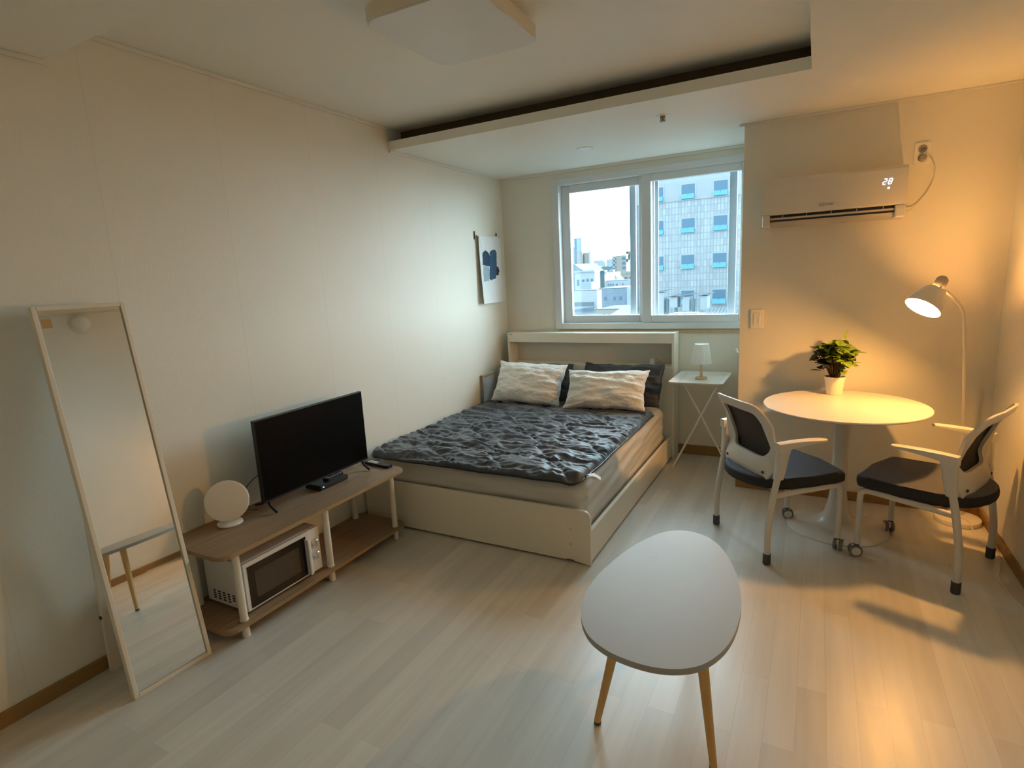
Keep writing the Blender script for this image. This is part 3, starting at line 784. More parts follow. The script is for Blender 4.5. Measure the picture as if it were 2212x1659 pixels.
# ------------------------------------------------------------------ potted plant
t = thing('potted_plant', 'leafy green plant in a ribbed white pot on the round table', 'plant', (.12, 3.815, .7205))
b = BM(); lathe(b, [(0, 0), (.040, 0), (.043, .004), (.047, .028), (.046, .034), (.050, .055), (.049, .061), (.053, .085), (.057, .106), (.055, .109), (.052, .106), (.050, .092), (0, .092)], 48); obj('pot', b, 'potw', t)
b = BM(); lathe(b, [(0, .100), (.03, .099), (.0505, .095), (.05, .085), (0, .085)], 32); obj('soil', b, 'soil', t)
rnd = random.Random(11)
def leaf(bm, base, d, l, w, droop, mi):
    d = d.normalized(); side = d.cross(Vector((0, 0, 1)));
    if side.length < .1: side = Vector((1, 0, 0))
    side.normalize(); side = (side + Vector((0,0,rnd.uniform(-.5,.5)))).normalized(); up = side.cross(d)
    L_, Cc, R_ = [], [], []; n = 6
    for k in range(n+1):
        f = k/n; p = base + d*l*f + Vector((0, 0, -1))*droop*f*f*l
        ww = w*math.sin(PI*min(1, f*.93+.04))**.8*(1 if f < .98 else .1)
        L_.append(bm.verts.new(p + side*ww + up*ww*.35)); Cc.append(bm.verts.new(p)); R_.append(bm.verts.new(p - side*ww + up*ww*.35))
    for k in range(n):
        for a, c in ((L_, Cc), (Cc, R_)):
            f_ = bm.faces.new((a[k], a[k+1], c[k+1], c[k])); f_.material_index = mi
b = BM(); bs = BM(); tips = []
for k in range(34):
    a = k*2.39996; rr = .95*math.sqrt((k+.5)/34)
    tip = Vector((.100*rr*math.cos(a), .080*rr*math.sin(a), .150 + .165*math.sqrt(max(0, 1-rr*rr*.9)) + rnd.uniform(-.03, .02)))
    if k % 4 == 0: tip.z -= .045
    p0 = Vector((.02*math.cos(a), .02*math.sin(a), .095)); mid = p0.lerp(tip, .55) + Vector((0, 0, .015))
    tube(bs, smooth_path([p0, mid, tip], 4), [.0028]*9, 6); tips.append((tip, a))
    for q in range(6):
        az = a + q*1.05 + rnd.uniform(-.4, .4); el = rnd.uniform(-.35, .75)
        d = Vector((math.cos(az)*math.cos(el), math.sin(az)*math.cos(el), math.sin(el)))
        base = tip - Vector((0, 0, .012*q)) * .8
        leaf(b, base, d, rnd.uniform(.042, .066), rnd.uniform(.015, .023), rnd.uniform(.0, .5), 0 if (tip.x > .01 or tip.z > .28) and rnd.random() < .85 else 1)  # lit colour painted on the lamp side and crown, shaded colour elsewhere
leaf(b, Vector((.045, 0, .325)), Vector((.15, -.1, 1)), .06, .016, 0, 0); leaf(b, Vector((.1, 0, .25)), Vector((1, -.1, .1)), .055, .012, .1, 0)
leaf(b, Vector((-.085, 0, .275)), Vector((-1, -.1, .15)), .06, .008, 0, 1); leaf(b, Vector((-.06, -.03, .20)), Vector((-1, -.2, .3)), .055, .014, 0, 1); leaf(b, Vector((.07, 0, .19)), Vector((1, -.2, .0)), .06, .008, -.1, 0)
fo = obj('foliage', b, ['leaf', 'leafshade'], t, True, None, 60); fo['kind'] = 'stuff'
obj('stems', bs, 'stem', t)

# ------------------------------------------------------------------ office chairs
def back_prof(z):       # side view of the backrest: y (forward +) against height
    K = [(.395, .060), (.42, .044), (.45, .040), (.48, .052), (.52, .072), (.56, .087), (.60, .086), (.64, .074), (.68, .054), (.72, .032), (.76, .008), (.80, -.018), (.83, -.036)]
    if z <= K[0][0]: return K[0][1]
    for (a, p), (c, q) in zip(K, K[1:]):
        if z <= c: 
            f = (z-a)/(c-a); return p + (q-p)*f
    return K[-1][1]
def bp(x, z, off=0.0):
    return Vector((x, back_prof(z) - .032*(1 - (x/.22)**2) + off, z))
def outline(hw_top, hw_mid, hw_bot, z0, z1, rt, rb, n=64):
    pts = []
    def hw(z):
        f = (z-z0)/(z1-z0)
        if f < .35: return hw_bot + (hw_mid-hw_bot)*math.sin(f/.35*PI/2)
        return hw_mid + (hw_top-hw_mid)*((f-.35)/.65)**1.5
    zc = (z0+z1)/2; H = (z1-z0)/2
    for k in range(n):
        a = 2*PI*(k+.5)/n; c, s = math.cos(a), math.sin(a); e = 2/(rt or 7.0)
        x = math.copysign(abs(c)**e, c); zz = math.copysign(abs(s)**e, s)
        z = zc + H*zz; pts.append((x*hw(z), z))
    return pts
def make_chair(label, loc, rz):
    t = thing('office_chair', label, 'chair', loc, rz, 'chairs at the round table')
    # seat cushion
    sp = []
    for k in range(13): sp.append((-.222*math.cos(PI*k/12)*-1 * 1.0, .0))  # placeholder replaced below
    sp = [(.225, .12), (.232, .25), (.232, .40), (.222, .445), (.19, .462), (0, .468), (-.19, .462), (-.222, .445), (-.232, .40), (-.232, .25), (-.225, .12)]
    sp += [(.222*math.cos(a), .10 + .155*math.sin(a)) for a in [PI + PI*k/12 for k in range(1, 12)]]
    b = BM(); prism(b, sp, .378, .438, .020, 4)
    for f in b.faces: f.material_index = 0 if f.normal.z > .75 else 1
    b.normal_update()
    for f in b.faces: f.material_index = 0 if f.normal.z > .6 else 1
    obj('seat', b, ['seatL', 'seatside'], t, True, None, 60)
    # white back frame with a window
    no_ = 72; OU = outline(.203, .222, .188, .402, .824, 8, 0, no_); IN = outline(.150, .166, .138, .527, .772, 9, 0, no_)
    b = BM(); th = .012
    rows = []
    for (pts, off) in ((IN, .0), (OU, .0), (OU, -th), (IN, -th-.004)):
        rows.append([b.verts.new(bp(x, z, off)) for x, z in pts])
    mid1 = [b.verts.new(bp((a[0]+c[0])/2, (a[1]+c[1])/2, -th-.008)) for a, c in zip(OU, IN)]
    seq = [rows[0], rows[1], rows[2], mid1, rows[3]]
    for a, c in zip(seq, seq[1:] + seq[:1]):
        for k in range(no_): b.faces.new((a[k], a[(k+1) % no_], c[(k+1) % no_], c[k]))
    fr = obj('back_frame', b, 'chairw', t, True, None, 50)
    for x in (-.165, .165):
        b = BM(); p = bp(x, .462, -th-.006); box(b, p.x-.007, p.x+.007, p.y-.003, p.y+.006, p.z-.006, p.z+.006, .001, 1); obj('cap', b, 'rubber', fr)
    # mesh upholstery on the front of the frame, filling the window
    b = BM(); O2 = [(x*.985, .612 + (z-.612)*.985) for x, z in OU]; rings = []
    for s in (1, .94, .85, .72, .56, .38, .2):
        rings.append([b.verts.new(bp(x*s, .612 + (z-.612)*s, .0015 + .012*(1-max(0, s-.8)*5*1.0 if s > .8 else 1))) for x, z in O2])
    cv = b.verts.new(bp(0, .612, .0135))
    for a, c in zip(rings, rings[1:]):
        for k in range(no_): b.faces.new((a[k], a[(k+1) % no_], c[(k+1) % no_], c[k]))
    for k in range(no_): b.faces.new((rings[-1][k], rings[-1][(k+1) % no_], cv))
    r = bmesh.ops.solidify(b, geom=b.faces[:], thickness=-.006)
    obj('back_mesh', b, 'mesh', t, True, None, 50)
    for s in (-1, 1):
        b = BM(); tube(b, smooth_path([(.247*s, .0, .052), (.246*s, .0, .17), (.245*s, .012, .27), (.245*s, .03, .38), (.247*s, .048, .47)], 5), .0158, 14)
        lg = obj('rear_leg', b, 'chairw', t)
        b = BM(); tube(b, [(.247*s, 0, 0), (.247*s, 0, .006), (.247*s, 0, .056)], [.017, .0195, .019], 14); obj('rubber_foot', b, 'rubber', lg)
        # armrest: upright sleeve flowing into the pad
        b = BM()
        def rect(c, wx, wy, tilt=0.0):
            return [(c[0]+dx*wx, c[1]+dy*wy, c[2] + tilt*dy*wy) for dx, dy in ((-.5,-.35),(-.35,-.5),(.35,-.5),(.5,-.35),(.5,.35),(.35,.5),(-.35,.5),(-.5,.35))]
        loft(b, [rect((.247*s, .046, .45), .040, .040), rect((.248*s, .055, .50), .043, .047), rect((.251*s, .062, .57), .045, .056), rect((.254*s, .070, .615), .044, .062), rect((.255*s, .075, .630), .043, .070)])
        secs = []
        for f in (0, .08, .25, .5, .75, .93, 1):
            y = .030 + .262*f; z1 = .638 + .006*f + .004*math.sin(f*PI*1.2); h = .034*(1-f)**1.3 + .010; w = (.021 + .004*math.sin(PI*f))*(1 if f < .95 else .55)
            cx = (.255 + .006*f)*s
            secs.append([(cx-w, y, z1-h), (cx-w*1.0, y, z1-.004), (cx-w*.8, y, z1), (cx+w*.8, y, z1), (cx+w, y, z1-.004), (cx+w, y, z1-h)])
        loft(b, secs)
        obj('armrest', b, 'chairw', t, True, None, 55)
        # front leg with the side rail running back under the seat
        b = BM(); tube(b, smooth_path([(.208*s, .432, .070), (.208*s, .432, .20), (.208*s, .432, .325), (.211*s, .420, .355), (.216*s, .385, .366), (.226*s, .25, .366), (.240*s, .06, .362), (.2455*s, .030, .36)], 5), .0145, 14)
        fl = obj('front_leg', b, 'chairw', t)
        b = BM(); tube(b, [(.208*s, .434, .060), (.208*s, .432, .074)], .0115, 12); obj('caster_stem', b, 'rubber', fl)
        ca = bpy.data.objects.new('caster', None); C.objects.link(ca); ca.parent = t; ca.location = (.208*s, .440, .031)
        ca.rotation_euler = (0, 0, math.radians(38 if s > 0 else -28))
        for q in (-1, 1):
            b = BM(); lathe(b, [(0, -.008), (.022, -.008), (.0300, -.006), (.0310, .0), (.0300, .006), (.022, .008), (0, .008)], 28, Matrix.Translation((.0145*q, 0, 0)) @ Matrix.Rotation(PI/2, 4, 'Y')); obj('wheel', b, 'greyr', ca)
            b = BM(); lathe(b, [(0, 0), (.0215, 0), (.0235, -.002)], 24, Matrix.Translation((.0228*q, 0, 0)) @ Matrix.Rotation(PI/2*q, 4, 'Y')); obj('hub_cap', b, 'chairw', ca)
        b = BM(); box(b, -.0065, .0065, -.018, .018, -.004, .031, .004, 2); obj('fork', b, 'chairw', ca)
    b = BM(); tube(b, [(-.218, .36, .366), (.218, .36, .366)], .0115, 12); tube(b, [(-.238, .085, .362), (.238, .085, .362)], .0115, 12); obj('seat_rails', b, 'chairw', t)
    b = BM(); box(b, -.03, .03, -.01, .10, .386, .432, .006, 2); obj('back_bracket', b, 'chairw', t)
    return t
chL = make_chair('white framed office chair with dark navy seat left of the round table, nearer the bed', (-.315, 3.125, 0), -math.atan2(.79, .61))
chR = dup(chL, (.7215, 3.19, 0), math.atan2(.90, .434), 'white framed office chair with dark seat right of the round table, by the floor lamp', 'chairs at the round table')
for c in chR.children:                       # casters swivelled differently
    if c.name.startswith('caster'): c.rotation_euler = (0, 0, math.radians(-52) if c.location.x > 0 else math.radians(38))

# ------------------------------------------------------------------ floor lamp
t = thing('floor_lamp', 'cream floor lamp, lit, with a tilted metal shade in the right corner', 'floor lamp', (.772, 3.852, 0))
b = BM(); lathe(b, [(0, 0), (.108, 0), (.112, .004), (.112, .020), (.108, .026), (0, .027)], 56); obj('base', b, 'cream', t)
axis = Vector((-.50, -.38, -.78)).normalized()
neck = Vector((.531, 3.490, 1.349))
po = Vector((.772, 3.852, 0))
pole = [(.772, 3.860, .02), (.760, 3.855, .348), (.750, 3.845, .606), (.728, 3.81, .885), (.695, 3.76, 1.166), (.678, 3.73, 1.222), (.655, 3.70, 1.256), (.596, 3.60, 1.310), (.555, 3.53, 1.336), (.535, 3.497, 1.350)]
b = BM(); tube(b, [p - po for p in smooth_path(pole, 6)], .0085, 12); obj('pole', b, 'cream', t)
Rm = axis.to_track_quat('Z', 'Y').to_matrix().to_4x4()
T4 = Matrix.Translation(neck - po) @ Rm
b = BM(); lathe(b, [(.045, .014), (.053, .030), (.066, .066), (.082, .119), (.0835, .1235)], 56, T4); o = obj('lamp_shade', b, ['cream', 'inner'], t, True, None, 60)
so = o.modifiers.new('wall', 'SOLIDIFY'); so.thickness = .0022; so.offset = -1
b = BM(); lathe(b, [(0, -.062), (.018, -.060), (.026, -.048), (.027, -.010), (.024, .006), (0, .006)], 28, T4 @ Matrix.Rotation(math.radians(8), 4, 'Y')); obj('socket', b, 'socketc', t)
for k in range(3):
    a = k*2*PI/3 + .5
    b = BM(); lathe(b, [(0, .010), (.005, .007), (.006, 0), (0, -.004)], 12, T4 @ Matrix.Rotation(a, 4, 'Z') @ Matrix.Translation((.0445, 0, .013)) @ Matrix.Rotation(math.radians(60), 4, 'Y')); obj('screw', b, 'chrome', t)
b = BM(); lathe(b, [(0, .127), (.012, .1255), (.022, .119), (.029, .107), (.031, .093), (.027, .075), (.018, .055), (.014, .034)], 24, T4); obj('bulb', b, 'bulb', t)
cord = [(.765, 3.86, .045), (.795, 3.83, .0305), (.812, 3.79, .0305), (.816, 3.745, .0305), (.818, 3.732, .012), (.83, 3.69, .0035), (.864, 3.569, .0035), (.872, 3.42, .0035), (.84, 3.28, .0035), (.816, 3.188, .0035), (.821, 3.049, .0035), (.839, 2.95, .0035), (.868, 2.85, .0035), (.884, 2.70, .0035), (.884, 2.2, .0035)]
b = BM(); tube(b, [p - po for p in smooth_path(cord, 6)], .0028, 8); obj('power_cord', b, 'cord', t)

# ------------------------------------------------------------------ coffee table
out = [(-0.456, 2.274), (-0.373, 2.268), (-0.294, 2.189), (-0.232, 2.061), (-0.189, 1.916), (-0.17, 1.791), (-0.168, 1.68), (-0.178, 1.590), (-0.2, 1.515), (-0.237, 1.450), (-0.288, 1.410), (-0.348, 1.390), (-0.414, 1.388), (-0.486, 1.402), (-0.553, 1.438), (-0.601, 1.493), (-0.634, 1.561), (-0.655, 1.642), (-0.66, 1.748), (-0.646, 1.881), (-0.606, 2.053), (-0.547, 2.189), (-0.505, 2.245)]
t = thing('coffee_table', 'egg shaped white coffee table on three wooden legs in the foreground', 'coffee table', (-.42, 1.81, 0))
loop = [(p.x+.42, p.y-1.81) for p in [Vector((x, y, 0)) for x, y in out]]
sm_ = smooth_path([(x, y, 0) for x, y in loop + [loop[0]]], 5)[:-1]
b = BM(); prism(b, [(p.x, p.y) for p in sm_], .400, .420, .004, 3); b.normal_update()
for f in b.faces: f.material_index = 0 if f.normal.z > .5 else 1
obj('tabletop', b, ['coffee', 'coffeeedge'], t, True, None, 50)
b = BM(); prism(b, [(-.087 + .013*math.cos(a), .193 + .0035*math.sin(a)) for a in [2*PI*k/14 for k in range(14)]], .4195, .4203); obj('scuff_mark', b, 'coffeeedge', t, False)
for (fx, fy, tx, ty) in ((-.592, 1.574, -.515, 1.628), (-.213, 1.552, -.268, 1.612), (-.40, 2.245, -.405, 2.13)):
    b = BM(); tube(b, [(fx+.42, fy-1.81, .010), (tx+.42, ty-1.81, .400)], [.0115, .019], 16); lg = obj('leg', b, 'beech', t)
    b = BM(); tube(b, [(fx+.42, fy-1.81, 0), (fx+.42+(tx-fx)*.03, fy-1.81+(ty-fy)*.03, .011)], [.012, .0122], 14); obj('foot_cap', b, 'rubber', lg)

# ------------------------------------------------------------------ tv stand and what is on it
t = thing('tv_stand', 'low two tier oak television stand with round white legs along the left wall', 'tv stand', (-2.32, 1.92, 0))
sx, sy = -2.32, 1.92
b = BM(); prism(b, rrect(-2.512-sx, -2.106-sx, 1.302-sy, 2.508-sy, .055, 8), .405, .424, .0025, 2); b.normal_update()
for f in b.faces: f.material_index = 0 if abs(f.normal.z) > .9 else 1
obj('top_board', b, ['oak', 'oakedge'], t)
b = BM(); prism(b, rrect(-2.512-sx, -2.130-sx, 1.300-sy, 2.508-sy, .055, 8), .058, .077, .0025, 2); b.normal_update()
for f in b.faces: f.material_index = 0 if abs(f.normal.z) > .9 else 1
obj('lower_shelf', b, ['oak', 'oakedge'], t)
for x in (-2.162, -2.475):
    for y in (1.400, 1.912, 2.426):
        b = BM(); lathe(b, [(0, 0), (.0155, 0), (.0168, .003), (.0168, .058), (0, .058)], 20, Matrix.Translation((x-sx, y-sy, 0)))
        lathe(b, [(0, .077), (.0185, .077), (.0185, .085), (.0168, .087), (.0168, .405), (0, .405)], 20, Matrix.Translation((x-sx, y-sy, 0)))
        obj('leg', b, 'leg', t)

t = thing('television', 'flat black television, switched off, on the oak stand', 'television', (-2.33, 2.057, .424))
b = BM(); box(b, -.012, .012, -.364, .364, .060, .471, .003, 2); obj('housing', b, 'black', t)
b = BM(); box(b, .0115, .0135, -.359, .359, .070, .466); obj('screen', b, 'screen', t)
b = BM(); box(b, -.045, -.011, -.22, .22, .08, .30, .008, 2); obj('rear_cover', b, 'black', t)
b = BM(); box(b, .0115, .0140, -.359, .359, .060, .0695); obj('lower_bezel', b, 'black', t)
for y in (-.325, .335):
    b = BM()
    tube(b, [(-.022, y, .064), (.005, y-.002, .030), (.048, y-.006, .0075)], .0065, 8); tube(b, [(-.022, y, .064), (-.07, y+.010, .030), (-.140, y+.020, .0075)], .0065, 8)
    obj('foot', b, 'black', t)
b = BM(); tube(b, smooth_path([(-.04, -.25, .20), (-.08, -.33, .17), (-.10, -.40, .10), (-.09, -.39, .03), (-.08, -.34, .004)], 6), .0022, 6); obj('cable', b, 'black', t)

t = thing('set_top_box', 'flat black set top box in front of the television', 'set top box', (-2.355, 2.127, .424))
b = BM(); box(b, -.065, .055, -.10, .105, .003, .030, .004, 2); obj('case', b, 'black', t)
b = BM(); box(b, .054, .0565, -.085, -.075, .016, .021); obj('standby_light', b, 'led2', t, False)
t = thing('remote_control', 'dark remote control with pale buttons lying on the set top box', 'remote control', (-2.345, 2.165, .4542), math.radians(4), 'remote controls by the television')
b = BM(); prism(b, rrect(-.022, .022, -.065, .062, .008), 0, .014, .003); obj('case', b, 'black', t)
b = BM(); box(b, -.018, .018, -.05, .05, .0135, .0146); obj('key_panel', b, 'chrome', t)
for k in range(6):
    for q in range(2):
        b = BM(); box(b, -.015+.017*q, -.002+.017*q, -.040+.016*k, -.029+.016*k, .0138, .0162); obj('button', b, 'rubber', t)
t = thing('remote_control', 'long black remote control at the right end of the oak stand', 'remote control', (-2.30, 2.482, .424), math.radians(-6), 'remote controls by the television')
b = BM(); prism(b, rrect(-.115, .105, -.022, .022, .010), 0, .016, .003); obj('case', b, 'black', t)
for k in range(4):
    for q in range(2):
        b = BM(); box(b, -.075+.02*k, -.062+.02*k, -.014+.017*q, -.003+.017*q, .0155, .0175); obj('button', b, 'white', t)

t = thing('vanity_mirror', 'round white vanity mirror on a round foot at the left end of the stand', 'vanity mirror', (-2.40, 1.557, .424), math.radians(-33))
b = BM(); lathe(b, [(0, 0), (.052, 0), (.057, .004), (.056, .010), (.045, .014), (0, .016)], 40); obj('foot', b, 'white', t)
b = BM(); tube(b, smooth_path([(-.012, 0, .012), (-.018, 0, .05), (-.012, 0, .10), (.0, 0, .13)], 5), .010, 12); obj('neck', b, 'white', t)
b = BM(); lathe(b, [(0, -.011), (.088, -.011), (.094, -.006), (.096, 0), (.094, .006), (.088, .010), (0, .0105)], 64, Matrix.Translation((.012, 0, .118)) @ Matrix.Rotation(PI/2 - .20, 4, 'Y')); obj('disc', b, 'white', t)

# microwave
t = thing('microwave', 'white microwave oven with two dials on the lower shelf', 'microwave', (-2.30, 1.655, .077))
mx_, my_, mz_ = -2.30, 1.655, .077
X0, X1, Y0, Y1, Z0, Z1 = -2.46, -2.192, 1.435, 1.872, .088, .320
def lm(b): bmesh.ops.translate(b, vec=(-mx_, -my_, -mz_), verts=b.verts[:]); return b
b = BM(); box(b, X0, X1, Y0, Y1, Z0, Z1, .005, 2); obj('body', lm(b), 'mw', t)
b = BM(); box(b, X1-.002, X1+.018, Y0, Y1-.075, Z0+.002, Z1-.002, .004, 2); dr = obj('door', lm(b), 'mw', t)
b = BM(); box(b, X1+.0175, X1+.0195, Y0+.018, Y1-.088, Z0+.012, Z1-.022); obj('door_glass', lm(b), 'mwblack', dr)
b = BM(); box(b, X1+.0194, X1+.0200, Y0+.052, Y1-.135, Z0+.048, Z1-.058); obj('viewing_window', lm(b), 'mwwin', dr)
b = BM(); box(b, X1+.018, X1+.046, Y1-.098, Y1-.080, Z0+.012, Z1-.035, .004, 2); obj('handle', lm(b), 'mw', dr)
b = BM(); box(b, X1-.002, X1+.016, Y1-.075, Y1, Z0+.002, Z1-.002, .004, 2); obj('control_panel', lm(b), 'mw', t)
for z in (.243, .178):
    b = BM(); lathe(b, [(0, .020), (.015, .020), (.018, .017), (.020, .0), (0, .0)], 28, Matrix.Translation((X1+.016, Y1-.036, z)) @ Matrix.Rotation(PI/2, 4, 'Y')); kn = obj('dial', lm(b), 'chrome', t)
    b = BM(); box(b, X1+.0355, X1+.0395, Y1-.039, Y1-.033, z-.014, z+.014, .001, 1); obj('dial_ridge', lm(b), 'chrome', kn)
for i in range(5):
    for j in range(4 if 0 < i else 3):
        b = BM(); x = X1 - .075 - .034*i; z = Z0 + .060 - .012*j + .0
        box(b, x-.009, x+.009, Y0-.0012, Y0+.002, z-.0032, z+.0032); obj('vent_slot', lm(b), 'vent', t)
for x in (X0+.03, X1-.03):
    for y in (Y0+.04, Y1-.04):
        b = BM(); lathe(b, [(0, .077), (.012, .077), (.012, .089), (0, .089)], 14, Matrix.Translation((x, y, 0))); obj('foot', lm(b), 'rubber', t)

# ------------------------------------------------------------------ leaning mirror
t = thing('standing_mirror', 'tall white framed mirror leaning against the left wall', 'mirror', (-2.20, 1.104, 0), -.043)
lean = math.atan(.146)
Rl = Matrix.Rotation(-lean, 4, 'Y')        # local z runs up the leaning frame
Hm, hw = 1.50, .1525
def mp_(name, m, bm, parent, smooth=True):
    bmesh.ops.transform(bm, matrix=Rl, verts=bm.verts[:]); return obj(name, bm, m, parent, smooth)
b = BM()
for (y0, y1, z0, z1) in ((-hw, -hw+.017, 0, Hm), (hw-.017, hw, 0, Hm), (-hw+.017, hw-.017, 0, .017), (-hw+.017, hw-.017, Hm-.017, Hm)):
    box(b, -.026, 0, y0, y1, z0, z1, .002, 1)
mp_('frame', 'mframe', b, t)
b = BM(); box(b, -.012, -.008, -hw+.015, hw-.015, .015, Hm-.015); mp_('glass', 'mirror', b, t, False)
b = BM(); box(b, -.024, -.013, -hw+.012, hw-.012, .012, Hm-.012); mp_('backing', 'canvas', b, t, False)
b = BM(); box(b, -.0082, -.0072, -hw+.024, -hw+.054, Hm-.078, Hm-.046); mp_('sticker', 'sticker', b, t, False)['label'] = 'small orange sticker in the top left corner of the glass'
b = BM(); loft(b, [[(-.285, -.112, 0), (-.262, -.112, 0), (-.262, -.070, 0), (-.285, -.070, 0)], [(-.225, -.118, .75), (-.205, -.118, .75), (-.205, -.080, .75), (-.225, -.080, .75)]])
el = obj('easel_leg', b, 'mframe', t)
b = BM(); box(b, -.288, -.268, -.070, .10, .018, .040); obj('easel_crossbar', b, 'mframe', t)
b = BM(); lathe(b, [(0, 0), (.008, 0), (.008, .006), (0, .007)], 12, Matrix.Translation((-.258, -.113, .25)) @ Matrix.Rotation(PI/2, 4, 'X')); obj('bolt', b, 'rubber', el)

# ------------------------------------------------------------------ outside
def ext(name, label, x0, x1, y, d, z0, z1, m, cat='building', group=None):
    t = thing(name, label, cat, ((x0+x1)/2, y, z0), 0, group)
    b = BM(); box(b, -(x1-x0)/2, (x1-x0)/2, 0, d, 0, z1-z0); obj('walls', b, m, t, False)
    b = BM(); box(b, -(x1-x0)/2+.05, (x1-x0)/2-.05, .05, d-.05, z1-z0, z1-z0+.08); obj('roof', b, Rf, t, False)
    return t
GZ = -22.0
E1 = tile_mat('facade_tile', (.28, .315, .34), (.36, .392, .41), (.235, .275, .305), .26, .55, .040, False)
E2 = mat('facade_block', (.29, .325, .355), .8, var=.10, vscale=.8)
Ew = mat('city_white', (.36, .40, .43), .8, var=.12, vscale=.5)
Eg = tile_mat('city_brick', (.16, .21, .27), (.19, .24, .30), (.22, .27, .33), .5, .2, .03)
Eb = mat('city_beige', (.30, .28, .255), .8, var=.10, vscale=.15)
Et = mat('city_tower', (.22, .34, .43), .4, var=.2, vscale=.05)
Ed = mat('city_dark', (.12, .17, .21), .7, var=.3, vscale=.3)
Eh = mat('city_hill', (.13, .19, .22), .9, var=.35, vscale=.1)
Rf = mat('city_flat_roof', (.085, .11, .13), .85, var=.2, vscale=.6)
R2 = mat('corrugated_sheet', (.12, .15, .17), .6)
Wd = mat('city_window', (.075, .155, .23), .5, spec=.4)
Wl = mat('city_awning_sash', (.10, .33, .56), .5)
Er = mat('roof_panel', (.31, .36, .385), .7, var=.06, vscale=2)
Gm = mat('ground_far', (.09, .105, .115), .9, var=.2, vscale=.05)
b = BM(); box(b, -420, 200, 6, 700, GZ-.5, GZ); struct('ground', b, Gm)
# office block opposite
t = thing('office_building', 'pale tiled office block with blue tilted window sashes filling the right window pane', 'building', (-4, 50, GZ))
b = BM(); box(b, -10.62, 14, 0, 14, 0, 7.1-GZ); obj('tiled_wall', b, E1, t, False)
b = BM(); box(b, -10.62, 14, -.12, 14, 7.1-GZ, 15-GZ); obj('upper_wall', b, E2, t, False)
def ow(x, ztop, w=1.05, h=1.18):
    x -= -4; z = ztop - GZ; yb = -.13 if ztop > 7.2 else -.02
    b = BM(); box(b, x-.10, x+w+.10, yb-.02, .0, z-h-.05, z+.10); f = obj('window_frame', b, Er, t, False)
    b = BM(); box(b, x, x+w, yb-.04, yb-.02, z-h*.62, z); obj('pane', b, Wd, f, False)
    b = BM(); box(b, x, x+w, yb-.035, yb-.02, z-h, z-h*.62); obj('dark_gap', b, Wd, f, False)
    for q in range(2):
        xa = x + q*w/2 + .02; xb = x + (q+1)*w/2 - .02
        b = BM(); loft(b, [[(xa-.03, yb-.26, z-h*.97), (xb+.03, yb-.26, z-h*.97), (xb+.03, yb-.23, z-h*.97), (xa-.03, yb-.23, z-h*.97)], [(xa, yb-.06, z-h*.63), (xb, yb-.06, z-h*.63), (xb, yb-.03, z-h*.63), (xa, yb-.03, z-h*.63)]]); obj('tilted_sash', b, Wl, f, False)
for zt in (8.35, 5.64, 2.67, -.30):
    for x in (-12.77, -10.20, -7.65, -5.05):
        ow(x, zt)
b = BM(); tube(b, [(-10.0, -.1, 0), (-10.0, -.1, 36)], .07, 8); obj('drain_pipe', b, Ed, t)
# rooftop sheds and racks in front of the block
t = thing('rooftop_shed', 'row of pale rooftop sheds with slanted eaves below the office windows', 'shed', (-10.0, 42, GZ))
for k, (x0, x1, z0, z1) in enumerate(((-1.0, .18, -2.4, -.10), (.62, 1.15, -1.2, -.45), (1.52, 1.98, -1.5, -.42), (2.75, 3.22, -1.4, -.42))):
    b = BM(); box(b, x0, x1, 0, 1.2, z0-GZ, z1-GZ); obj('wall_panel', b, Er, t, False)
    b = BM(); loft(b, [[(x0-.1, -.25, z1-GZ), (x1+.3, -.25, z1-GZ+.14), (x1+.3, -.25, z1-GZ+.22), (x0-.1, -.25, z1-GZ+.07)], [(x0-.1, 1.2, z1-GZ), (x1+.3, 1.2, z1-GZ+.14), (x1+.3, 1.2, z1-GZ+.22), (x0-.1, 1.2, z1-GZ+.07)]]); obj('eave', b, Ed, t, False)
b = BM(); box(b, -1.4, 4.6, .3, 2.2, 0, -1.75-GZ); obj('base_block', b, Ew, t, False)
for k in range(4):
    b = BM(); x = .3 + .62*k; box(b, x, x+.18, .15, .3, -2.2-GZ, -.6-GZ); obj('louver_post', b, Ed, t, False)
t = thing('roof_railing', 'white rooftop railing in front of the sheds', 'railing', (-9.2, 38, GZ))
for z in (-1.75, -2.35):
    b = BM(); box(b, -1.2, 2.6, 0, .06, z-GZ, z-GZ+.07); obj('rail', b, Er, t, False)
for k in range(8):
    b = BM(); x = -1.15 + .52*k; box(b, x, x+.07, 0, .06, 0, -1.72-GZ); obj('post', b, Er, t, False)
b = BM(); box(b, .95, 2.5, 0, .5, -1.35-GZ, -1.28-GZ); obj('canopy', b, Er, t, False)
b = BM(); box(b, 1.9, 1.97, 0, .06, -2.3-GZ, -1.3-GZ); box(b, 2.35, 2.42, 0, .06, -2.3-GZ, -1.3-GZ); obj('canopy_post', b, Er, t, False)
t = thing('corrugated_roof', 'corrugated pale roof at the lower right of the window view', 'roof', (-5.4, 36, GZ))
b = BM()
for k in range(12):
    x = -1.2 + .22*k; loft(b, [[(x, 0, -2.6-GZ), (x+.2, 0, -2.6-GZ), (x+.2, 0, -2.5-GZ), (x, 0, -2.5-GZ)], [(x+.25, 3.6, -1.2-GZ), (x+.45, 3.6, -1.2-GZ), (x+.45, 3.6, -1.1-GZ), (x+.25, 3.6, -1.1-GZ)]])
obj('sheets', b, R2, t, False)
b = BM(); box(b, -1.2, 1.8, .2, 3.6, 0, -2.65-GZ); obj('walls', b, Ew, t, False)
